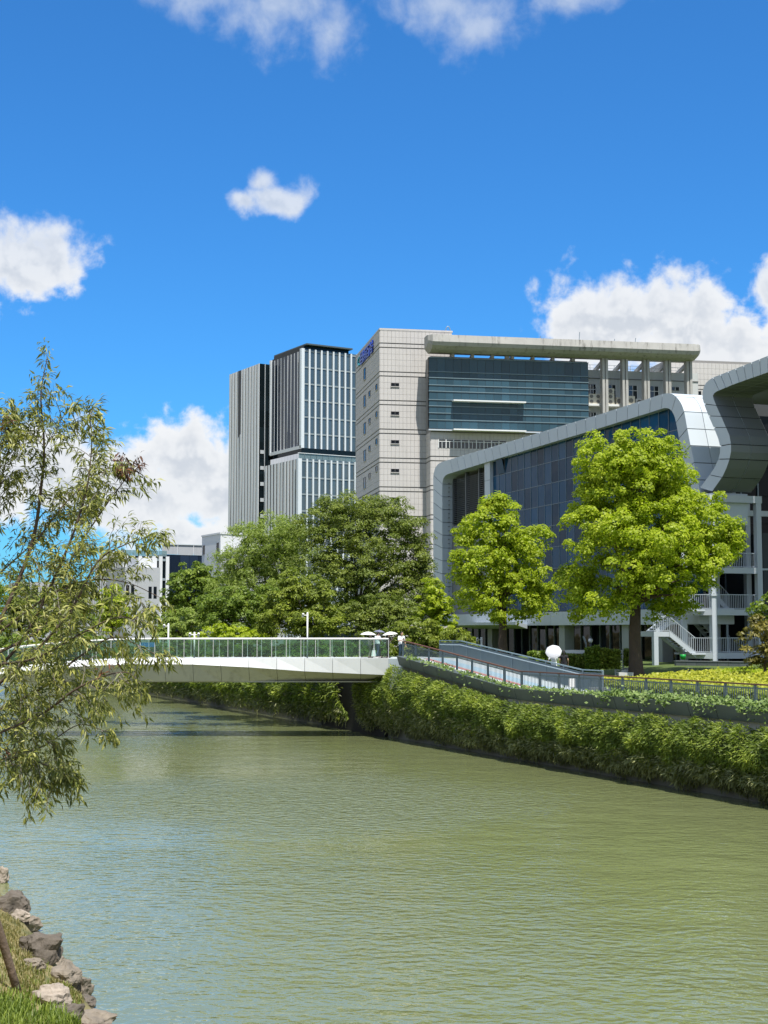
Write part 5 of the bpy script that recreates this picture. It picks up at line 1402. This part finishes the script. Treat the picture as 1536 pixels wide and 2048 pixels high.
    for nm, msk, mt in (('leaves', ~DEAD, lm), ('dead_leaves', DEAD, ld_)):
        kind(link(nm, leaves(nm, P[msk], N_[msk], D[msk], SZ[msk], SZ[msk] * .215, T[msk], mt, .25, .3), root), 'stuff')
    print('near tree leaves', len(P))
near_tree()

# ------------------------------------------------------------------ boulders, stake and grass on the near bank
M_ROCK = principled('rock', (.185, .155, .12), .9, var=.6, scale=5, bump=.9, bscale=9, streak=.6, dark=(.05, .045, .035))
M_ROCKP = principled('rock_pink', (.29, .245, .20), .9, var=.55, scale=5, bump=.9, bscale=9, streak=.4, dark=(.10, .085, .07))
M_ROCKD = principled('rock_dark', (.105, .088, .07), .9, var=.65, scale=5, bump=.9, bscale=9, streak=.5, dark=(.03, .03, .022))
def boulder(px, py, w, h, mat, label, seed, flat=1.0, rot=0.0):
    P = bank_hit(px, py + h * .45); k = P.y / F; rw, rh = w * k * .5, h * k * .5
    rs = random.Random(seed); bm = bmesh.new()
    for _ in range(16):
        v = Vector((rs.gauss(0, 1), rs.gauss(0, 1), rs.gauss(0, 1))).normalized()
        bm.verts.new(Vector((max(-.72, min(.72, v.x)), max(-.72, min(.72, v.y)), max(-.68, min(.62, v.z)))))
    r = bmesh.ops.convex_hull(bm, input=bm.verts); bmesh.ops.delete(bm, geom=[g_ for g_ in r['geom_interior'] if isinstance(g_, bmesh.types.BMVert)], context='VERTS')
    bmesh.ops.triangulate(bm, faces=bm.faces[:]); bmesh.ops.subdivide_edges(bm, edges=bm.edges[:], cuts=5, use_grid_fill=True)
    for _ in range(3): bmesh.ops.smooth_vert(bm, verts=bm.verts[:], factor=.5, use_axis_x=True, use_axis_y=True, use_axis_z=True)
    for v in bm.verts:
        n = mnoise.fractal(v.co * 2.3 + Vector((seed, 0, 0)), 1.0, 2.0, 5); s_ = mnoise.noise(Vector((v.co.x * .8, v.co.y * .8, v.co.z * 6 + seed)))
        v.co += v.co.normalized() * (n * .20 + s_ * .09)
        v.co = Vector((v.co.x * rw * 1.42, v.co.y * rw * 1.3, v.co.z * rh * 1.5))
    me = bpy.data.meshes.new('boulder'); bm.to_mesh(me); bm.free(); me.materials.append(mat)
    o = link('boulder', me, None, Matrix.Translation(P + Vector((0, 0, rh * .55))) @ Matrix.Rotation(rot, 4, 'Z'))
    tag(o, label, 'boulder', 'boulders along the near bank'); return o
for i, (x, y, w, h, mt, lab, rot) in enumerate([
        (2, 1745, 32, 40, M_ROCKP, 'pale small rock, farthest up the near bank', .2), (20, 1802, 70, 54, M_ROCKD, 'flat topped dark boulder below the pale small rock', .1),
        (60, 1846, 46, 36, M_ROCK, 'small brown boulder between the flat dark one and the largest one', .9), (88, 1890, 88, 66, M_ROCKD, 'largest boulder, dark brown and streaked, in the middle of the row', .5),
        (130, 1942, 54, 50, M_ROCK, 'brown boulder leaning on the water side below the largest one', 1.3), (104, 1990, 66, 58, M_ROCKP, 'pinkish pale boulder amid the bank grass', .3),
        (162, 1970, 44, 48, M_ROCK, 'narrow brown boulder at the water edge beside the pinkish one', 2.0), (140, 2022, 60, 40, M_ROCKD, 'dark low boulder between the pinkish and the nearest one', .7),
        (188, 2036, 86, 46, M_ROCK, 'nearest broad boulder at the bottom of the picture', .2), (118, 1922, 34, 30, M_ROCK, 'fist shaped brown stone wedged under the largest boulder', 1.1),
        (40, 1830, 34, 26, M_ROCKP, 'flat pale stone at the foot of the flat topped boulder', .4), (176, 2002, 36, 30, M_ROCKD, 'small dark stone at the waterline above the nearest boulder', 1.7),
        (70, 1925, 40, 26, M_ROCK, 'low brown stone in the dry grass left of the largest boulder', .6)]):
    boulder(x, y, w, h, mt, lab, i + 3, rot=rot)
p0 = bank_hit(36, 1986); p1 = at(-8, 1838, p0.y - .25)
m = MB(); d = (p1 - p0); m.tube([p0 - d * .12, p0 + d * .3, p0 + d * .65, p1, p0 + d * 1.5], [.068, .066, .07, .062, .06], 9)
st_ = m.build('wooden_stake', principled('stake_wood', (.12, .085, .06), .9, var=.35, scale=6, bump=.5, bscale=14), None, True); tag(st_, 'leaning brown wooden stake stuck in the near grass bank', 'stake')
def blades(name, label, pxs, n, hmin, hmax, mat, w=.012):
    V, T = [], []
    P = []
    for _ in range(n):
        x0, y0, x1, y1 = random.choice(pxs); h_ = bank_hit(random.uniform(x0, x1), random.uniform(y0, y1)); P.append(h_)
    for p in P:
        h = random.uniform(hmin, hmax); a = random.uniform(0, 6.28); ln = Vector((math.cos(a), math.sin(a), 0)) * h * random.uniform(.15, .6); s_ = Vector((-math.sin(a), math.cos(a), 0)) * w * random.uniform(.6, 1.3)
        b0, b1 = p - s_ - Vector((0, 0, .03)), p + s_ - Vector((0, 0, .03)); m0 = p + ln * .4 + Vector((0, 0, h * .65)); t_ = p + ln + Vector((0, 0, h * .92))
        V += [b0, b1, m0 + s_ * .7, m0 - s_ * .7, m0 - s_ * .7, m0 + s_ * .7, t_ + s_ * .1, t_ - s_ * .1]; T += [random.random()] * 2
    V = np.array([list(v) for v in V]); o = link(name, np_mesh(name, V, np.arange(len(V)), mat, T)); kind(o, 'stuff'); o['label'] = label; o['category'] = 'grass'
LM_GR = leaf_mat('grass_fresh', (.08, .12, .02), (.15, .21, .03), (.27, .33, .06), .4)
LM_DRY = leaf_mat('grass_dry', (.10, .10, .03), (.20, .18, .06), (.34, .28, .12), .3)
blades('bank_grass', 'fresh tall green grass in the lower corner of the near bank', [(-30, 1995, 60, 2075), (-30, 2010, 110, 2080), (100, 2020, 160, 2060)], 2200, .08, .24, LM_GR)
blades('dry_grass', 'dry straw and short grass between the boulders', [(-30, 1800, 60, 2020), (30, 1900, 90, 2010), (100, 1960, 170, 2010), (-30, 1830, 40, 1900)], 5600, .04, .11, LM_DRY, .009)
blades('bank_grass', 'scattered green tufts between the boulders', [(40, 1920, 100, 1990), (120, 1970, 165, 2010), (-20, 1900, 40, 2000)], 600, .05, .12, LM_GR, .009)
print('tree leaves', NLEAF)
# ================================================================== SMALL THINGS AND PEOPLE
# white climber screen, globe lamp, notice, bench frames, bucket, steps
c0, c1 = at(1128, 1300, 90.2), at(1248, 1300, 90.2); Fs = Frame(c0, c1 - c0, (0, -1)); ln = (c1 - c0).length; zt = at(1190, 1300, 90.2).z
sc_ = thing('white_screen', (c0.x, c0.y, 4.2), 'white garden screen with slatted end behind the climbing plants', 'screen')
m = MB(); m.box(Fs, 0, ln, -.05, .05, zt - .22, zt); m.build('top_rail', M_WHITE, sc_)
for a in (.05, ln * .5, ln - .06, ln - .55):
    m = MB(); m.box(Fs, a - .05, a + .05, -.04, .04, 4.1, zt - .221); m.build('upright', M_WHITE, sc_)
for k in range(8):
    m = MB(); z = 4.3 + (zt - 4.55) * k / 8; m.box(Fs, ln - .5, ln - .111, -.02, .02, z, z + .07); m.build('slat', M_WHITE, sc_)
p = at(1181, 1281, 91); gl = thing('globe_lamp', (p.x, 91, 4.3), 'garden lamp with a white glass globe on a dark post', 'lamp')
m = MB(); m.tube([(p.x, 91, 4.2), (p.x, 91, p.z - .12)], [.06, .045], 8); m.build('post', M_LOUV, gl, True)
m = MB(); m.ball(p, .15, 12, 8); m.build('globe', principled('globe_white', (.75, .76, .76), .15), gl, True)
m = MB(); m.tube([p + Vector((0, 0, .13)), p + Vector((0, 0, .2)), p + Vector((0, 0, .28))], [.10, .06, .02], 8); m.build('cap', M_LOUV, gl)
p = at(1168, 1275, 91.5); fl = thing('floodlight', (p.x, 91.5, 4.3), 'small grey floodlight tilted on a thin post left of the globe lamp', 'lamp')
m = MB(); m.tube([(p.x + .12, 91.5, 4.2), (p.x + .12, 91.5, p.z - .35)], .03, 6); m.build('post', M_MULL, fl)
m = MB(); m.tube([p + Vector((.12, 0, -.4)), p + Vector((-.05, 0, .08))], [.05, .06], 6); m.build('lamp_head', M_MULL, fl)
q0, q1 = at(1138, 1357, 74.5), at(1150, 1374, 74.5); nb_ = thing('notice_board', (q0.x, 74.5, WALK), 'plain white notice plate fixed at the railing end', 'notice')
Fn = Frame(q0, (1, 0), (0, -1)); m = MB(); m.box(Fn, 0, q1.x - q0.x, -.015, .015, q1.z, q0.z); m.build('plate', M_WHITE, nb_)
m = MB(); m.tube([Fn.p(.15, -.05, WALK), Fn.p(.15, -.05, q0.z)], .02, 6); m.build('post', M_STEEL, nb_)
for i, (x0, x1, lab) in enumerate(((1376, 1384, 'thin dark metal hoop on the lawn, left of the pair before the garden wall'), (1413, 1420, 'thin dark metal hoop on the lawn, right of the pair before the garden wall'))):
    a, b_ = at(x0, 1335, 87), at(x1, 1344, 87); m = MB(); m.tube([(a.x, 87, b_.z - .3), (a.x, 87, a.z), (b_.x, 87, a.z), (b_.x, 87, b_.z - .3)], .02, 6)
    tag(m.build('lawn_hoop', M_LOUV), lab, 'hoop', 'hoops on the lawn')
p = at(1366, 1319, 97.5); m = MB(); m.tube([p, p + Vector((0, 0, .2)), p + Vector((0, 0, .34))], [.15, .19, .21], 12)
bk = m.build('green_bucket', principled('bucket_green', (.01, .30, .05), .4), None, True); tag(bk, 'small bright green bucket on the wall under the stair', 'bucket')
for k, lab in enumerate(('lowest pale stone step left of the big trunk', 'middle pale stone step left of the big trunk', 'top pale stone step left of the big trunk')):
    a = at(1238 + 5 * k, 1347 - 5 * k, 86 + 2 * k); m = MB(); Fp = Frame(a, (1, .15), (0, -1)); m.box(Fp, 0, .9, -.55, 0, a.z - .14, a.z + .05); tag(m.build('stone_step', M_PAVE), lab, 'step', 'steps up the lawn mound')
for k, lab in enumerate(('front dark stone bench block behind the railing', 'rear pale stone bench slab behind the railing')):
    a = at(1180, 1383 - 8 * k, 73 + 2 * k); m = MB(); Fp = Frame(a, (1, .1), (0, -1)); m.box(Fp, 0, 1.7, -.5, 0, WALK, WALK + .42 - .1 * k); tag(m.build('stone_bench', M_PAVE if k else principled('granite', (.1, .1, .1))), lab, 'bench')

# ------------------------------------------------------------------ people
M_SKIN = principled('skin', (.42, .25, .17), .6); M_HAIR = principled('hair_black', (.012, .010, .009), .5)
def cloth(n, c): return principled('cloth_' + n, c, .9, var=.1, scale=9, bump=.3, bscale=30)
def capsule(m, p, q, r0, r1, n=8):
    p, q = Vector(p), Vector(q); d = (q - p); L = d.length or 1e-4; d = d / L
    m.tube([p - d * r0 * .9, p - d * r0 * .55, p, p.lerp(q, .5), q, q + d * r1 * .55, q + d * r1 * .9], [r0 * .35, r0 * .82, r0, (r0 + r1) / 2, r1, r1 * .82, r1 * .35], n)
def fuse(m, name, mat, parent, M, vox):
    o = link(name, m.mesh(name, mat, True), parent, M)
    r = o.modifiers.new('fuse', 'REMESH'); r.mode = 'VOXEL'; r.voxel_size = vox; r.use_smooth_shade = True
    s_ = o.modifiers.new('smooth', 'SMOOTH'); s_.factor = .5; s_.iterations = 3
    return o
def person(loc, face, label, h=1.7, top=None, bottom=None, larm=None, rarm=None, stride=.12, skirt=False, shoes=(.05, .05, .05), longhair=False, sleeve=.45, bend=0.0):
    """face: heading in radians (0 looks along +Y); arms are (elbow, hand) points in body space scaled to 1.7 m"""
    k = h / 1.7; root = thing('person', loc, label, 'person')
    M = Matrix.Translation(Vector(loc)) @ Matrix.Rotation(face, 4, 'Z') @ Matrix.Scale(k, 4)
    V = Vector; hipz, shz = .88, 1.38
    larm = larm or ((-.25, -.02, 1.12), (-.24, .08, .86)); rarm = rarm or ((.25, -.02, 1.12), (.24, .08, .86))
    kn = [V((-.09, stride * .45 + .03, .49)), V((.09, -stride * .3 + .03, .49))]; an = [V((-.09, stride, .09)), V((.09, -stride, .09))]
    hips = [V((-.085, 0, .90)), V((.085, 0, .90))]; sh = [V((-.175, bend * .1, shz)), V((.175, bend * .1, shz))]
    head = V((0, .03 + bend * .16, 1.585))
    b = MB(); b.ball(head, .1, 12, 10, (.78, .95, 1.15)); b.ball(head + V((0, .09, -.01)), .022, 6, 5, (.7, 1, 1.3)); b.ball(head + V((-.078, 0, 0)), .022, 6, 5, (.5, 1, 1.3)); b.ball(head + V((.078, 0, 0)), .022, 6, 5, (.5, 1, 1.3))
    b.ball(head + V((0, .06, -.075)), .035, 8, 6)
    capsule(b, (0, 0, 1.40), head - V((0, .01, .06)), .055, .05); capsule(b, (-.1, 0, 1.30), (.1, 0, 1.30), .115, .115); capsule(b, (0, 0, 1.27), (0, 0, 1.02), .135, .125); capsule(b, (-.06, 0, .94), (.06, 0, .94), .125, .125)
    for s_, (e, hd), sg in ((sh[0], larm, -1), (sh[1], rarm, 1)):
        e, hd = V(e), V(hd); capsule(b, s_, e, .048, .038); capsule(b, e, hd, .037, .026); d = (hd - e).normalized(); side = d.cross(V((0, 1, .2))).normalized()
        capsule(b, hd, hd + d * .07, .03, .033, 6)
        for i, (off, L) in enumerate(((-.027, .062), (-.009, .075), (.009, .07), (.027, .055))):
            a0 = hd + d * .085 + side * off; a1 = a0 + d * L * .55 + V((0, .012, -.004)); a2 = a1 + d * L * .4 + V((0, .022, -.008)); capsule(b, a0, a1, .0125, .0115, 5); capsule(b, a1, a2, .0115, .010, 5)
        t0 = hd + d * .03 - side * .03 * sg; capsule(b, t0, t0 + d * .035 - side * .03 * sg + V((0, .015, 0)), .014, .011, 5)
    for i in (0, 1):
        capsule(b, hips[i], kn[i], .082, .055); capsule(b, kn[i], an[i], .054, .037); capsule(b, an[i] - V((0, .03, .03)), an[i] + V((0, .13, -.05)), .042, .034)
    fuse(b, 'body', M_SKIN, root, M, .014)
    hr = MB(); hr.ball(head + V((0, -.018, .025)), .108, 12, 10, (.84, .95, 1.08))
    if longhair: capsule(hr, head + V((0, -.06, -.02)), (0, -.075, 1.28), .08, .05)
    o = fuse(hr, 'hair', M_HAIR, root, M, .016)
    g = MB(); capsule(g, (-.105, 0, 1.31), (.105, 0, 1.31), .135, .135); capsule(g, (0, .0, 1.27), (0, 0, 1.0), .158, .158); capsule(g, (-.06, 0, .95), (.06, 0, .95), .142, .142)
    for s_, (e, hd) in ((sh[0], larm), (sh[1], rarm)): capsule(g, s_, V(s_).lerp(V(e), sleeve / .45 * .75), .072, .066)
    fuse(g, 'shirt', top, root, M, .022)
    g = MB()
    if skirt:
        for i in range(6):
            z0, z1 = .98 - .09 * i, .98 - .09 * (i + 1); capsule(g, (-.05, 0, z0), (.05, 0, z0), .135 + .014 * i, .135 + .014 * i); 
        fuse(g, 'skirt', bottom, root, M, .022)
    else:
        capsule(g, (-.06, 0, .93), (.06, 0, .93), .135, .135)
        for i in (0, 1): capsule(g, hips[i], kn[i], .098, .075); capsule(g, kn[i], kn[i].lerp(an[i], .92), .074, .066)
        fuse(g, 'trousers', bottom, root, M, .022)
    for i in (0, 1):
        g = MB(); capsule(g, an[i] + V((0, -.035, -.045)), an[i] + V((0, .14, -.055)), .046, .04); link('shoe', g.mesh('shoe', principled('shoe_%d' % int(shoes[0] * 100), shoes, .6), True), root, M)
    return root
def umbrella(tip, axis, r, label, col, hand):
    axis = Vector(axis).normalized(); tip = Vector(tip); hand = Vector(hand); root = thing('umbrella', hand, label, 'umbrella')
    x = axis.orthogonal().normalized(); y = axis.cross(x); m = MB(); mat = principled('umbrella_%d' % int(col[0] * 100), col, .8)
    rings = [(0, 0), (.3, .035), (.6, .13), (.85, .26), (1.0, .38)]; ns = 8; V = [tip]; Fc = []
    for (rr, dz) in rings[1:]:
        for j in range(ns * 2):
            a = math.pi * j / ns; sag = 1.0 if j % 2 == 0 else (1 - .05 * rr); V.append(tip - axis * dz * r * (1 + (0.0 if j % 2 == 0 else -.05)) + (x * math.cos(a) + y * math.sin(a)) * rr * r * sag)
    n2 = ns * 2
    for j in range(n2): Fc.append((0, 1 + j, 1 + (j + 1) % n2))
    for i in range(len(rings) - 2):
        for j in range(n2): a = 1 + i * n2 + j; b_ = 1 + i * n2 + (j + 1) % n2; Fc.append((a, a + n2, b_ + n2, b_))
    o = link('canopy', mesh_from('canopy', V, Fc, mat), root); so = o.modifiers.new('thick', 'SOLIDIFY'); so.thickness = .006
    for j in range(ns):
        rb = MB(); a = 2 * math.pi * j / ns; e = tip - axis * .36 * r + (x * math.cos(a) + y * math.sin(a)) * r * .97; rb.tube([tip - axis * .03, tip - axis * .16 * r + (x * math.cos(a) + y * math.sin(a)) * r * .6, e], .005, 4); rb.build('rib', M_STEEL, root)
    s_ = MB(); s_.tube([tip + axis * .06, tip - axis * .1, hand], .009, 6); s_.build('shaft', M_STEEL, root)
    s_ = MB(); s_.tube([hand + axis * .05, hand - axis * .09], .018, 6); s_.build('handle', M_LOUV, root)
W_, G_ = cloth('white', (.74, .75, .76)), cloth('grey_white', (.60, .62, .65))
DN, NV, BL, KH, BG = cloth('denim', (.05, .075, .13)), cloth('navy', (.015, .035, .06)), cloth('black', (.012, .012, .015)), cloth('khaki', (.20, .19, .14)), cloth('beige', (.45, .40, .33))
def hand_w(loc, face, h, p): return Matrix.Translation(Vector(loc)) @ Matrix.Rotation(face, 4, 'Z') @ Matrix.Scale(h / 1.7, 4) @ Vector(p)
# on the bridge: Y 94..96.6
def onb(x, Y): return (at(x, 1316, Y).x, Y, DECK + .004)
f1 = math.radians(-75)      # walking to the right
l = onb(740, 95.6); person(l, f1, 'person in beige top and khaki trousers under the left white umbrella on the bridge', 1.64, BG, KH, rarm=((.24, .12, 1.16), (.12, .26, 1.28)), stride=.1)
hp = hand_w(l, f1, 1.64, (.12, .27, 1.30)); c = at(736.5, 1263.5, 95.4); umbrella((c.x, c.y, c.z), (.03, 0, 1), .54, 'left white umbrella over the person in beige on the bridge', (.74, .75, .73), (hp.x, hp.y, hp.z))
l = onb(755, 94.7); person(l, f1 + .5, 'person in grey white t-shirt and jeans walking on the bridge between the umbrellas', 1.74, G_, DN, rarm=((.22, .12, 1.16), (.2, .30, 1.26)), stride=.2, shoes=(.6, .6, .6))
l2 = onb(757, 96.6); f3 = f1 - .2; person(l2, f3, 'person in dark clothes half hidden behind the walker in the t-shirt', 1.66, cloth('charcoal', (.05, .05, .055)), BL, rarm=((.24, .12, 1.16), (.12, .26, 1.30)), stride=.12)
hp = hand_w(l2, f3, 1.66, (.12, .27, 1.32)); c = at(759, 1260, 96.5); umbrella((c.x, c.y, c.z), (.08, .05, 1), .40, 'dark grey umbrella behind the two white ones on the bridge', (.14, .15, .22), (hp.x, hp.y, hp.z))
l = onb(775.5, 95.2); person(l, f1, 'person in black under the right white umbrella on the bridge', 1.62, cloth('brown', (.11, .085, .075)), BL, rarm=((.24, .12, 1.16), (.12, .26, 1.28)), stride=.06, longhair=True)
hp = hand_w(l, f1, 1.62, (.12, .27, 1.30)); c = at(779.5, 1263.5, 95.0); umbrella((c.x, c.y, c.z), (-.10, 0, 1), .52, 'right white umbrella over the person in black on the bridge', (.75, .75, .70), (hp.x, hp.y, hp.z))
l = onb(802, 93.4); person(l, math.radians(-150), 'person in white t-shirt and navy trousers looking down at a phone by the railing', 1.74, W_, NV, larm=((-.27, .0, 1.12), (-.28, .10, .88)), rarm=((.23, .08, 1.12), (.05, .28, 1.18)), stride=.05, bend=.5)
hp = hand_w(l, math.radians(-150), 1.74, (.02, .34, 1.22)); m = MB(); Fp = Frame(hp, (1, .3), (0, -1)); m.box(Fp, -.035, .035, -.005, .005, hp.z - .06, hp.z + .08); tag(m.build('mobile_phone', principled('phone_black', (.02, .02, .022), .2)), 'dark phone held by the person in white by the railing', 'phone')
# white shopping bag in the walker's hand
b0 = at(747.5, 1309, 94.5); Fp = Frame(b0, (1, .2), (0, -1)); bg = thing('shopping_bag', (b0.x, b0.y, DECK + .3), 'white soft bag carried low by the walker in the t-shirt', 'bag')
m = MB(); m.hexa([Fp.p(-.16, -.07, DECK + .12), Fp.p(.16, -.07, DECK + .12), Fp.p(.16, .07, DECK + .12), Fp.p(-.16, .07, DECK + .12), Fp.p(-.11, -.03, DECK + .52), Fp.p(.11, -.03, DECK + .52), Fp.p(.11, .03, DECK + .52), Fp.p(-.11, .03, DECK + .52)]); m.build('sack', W_, bg)
m = MB(); m.tube([Fp.p(-.08, 0, DECK + .5), Fp.p(-.02, 0, DECK + .66), Fp.p(.05, 0, DECK + .66), Fp.p(.08, 0, DECK + .5)], .012, 5); m.build('strap', W_, bg)
# at the foot of the ramp
def gnd(x, Y): p = at(x, 1340, Y); return (p.x, Y, 4.12)
l = gnd(1108, 84); f5 = math.radians(-10); person(l, f5, 'person in white dress under the tilted white umbrella at the ramp foot', 1.62, W_, W_, larm=((-.32, -.02, 1.16), (-.48, .02, .95)), rarm=((.2, .12, 1.16), (.06, .14, 1.34)), skirt=True, stride=.08, longhair=True)
hp = hand_w(l, f5, 1.62, (.06, .14, 1.36)); c = at(1106, 1300, 83.4); umbrella((c.x, c.y - .2, c.z), (-.15, -.80, .56), .48, 'big white umbrella tilted towards the water at the ramp foot', (.50, .50, .52), (hp.x, hp.y, hp.z))
l = gnd(1128, 84.3); person(l, f5, 'person in black dress with pale legs beside the tilted white umbrella', 1.68, BL, BL, skirt=True, stride=.12, longhair=True, sleeve=.25)
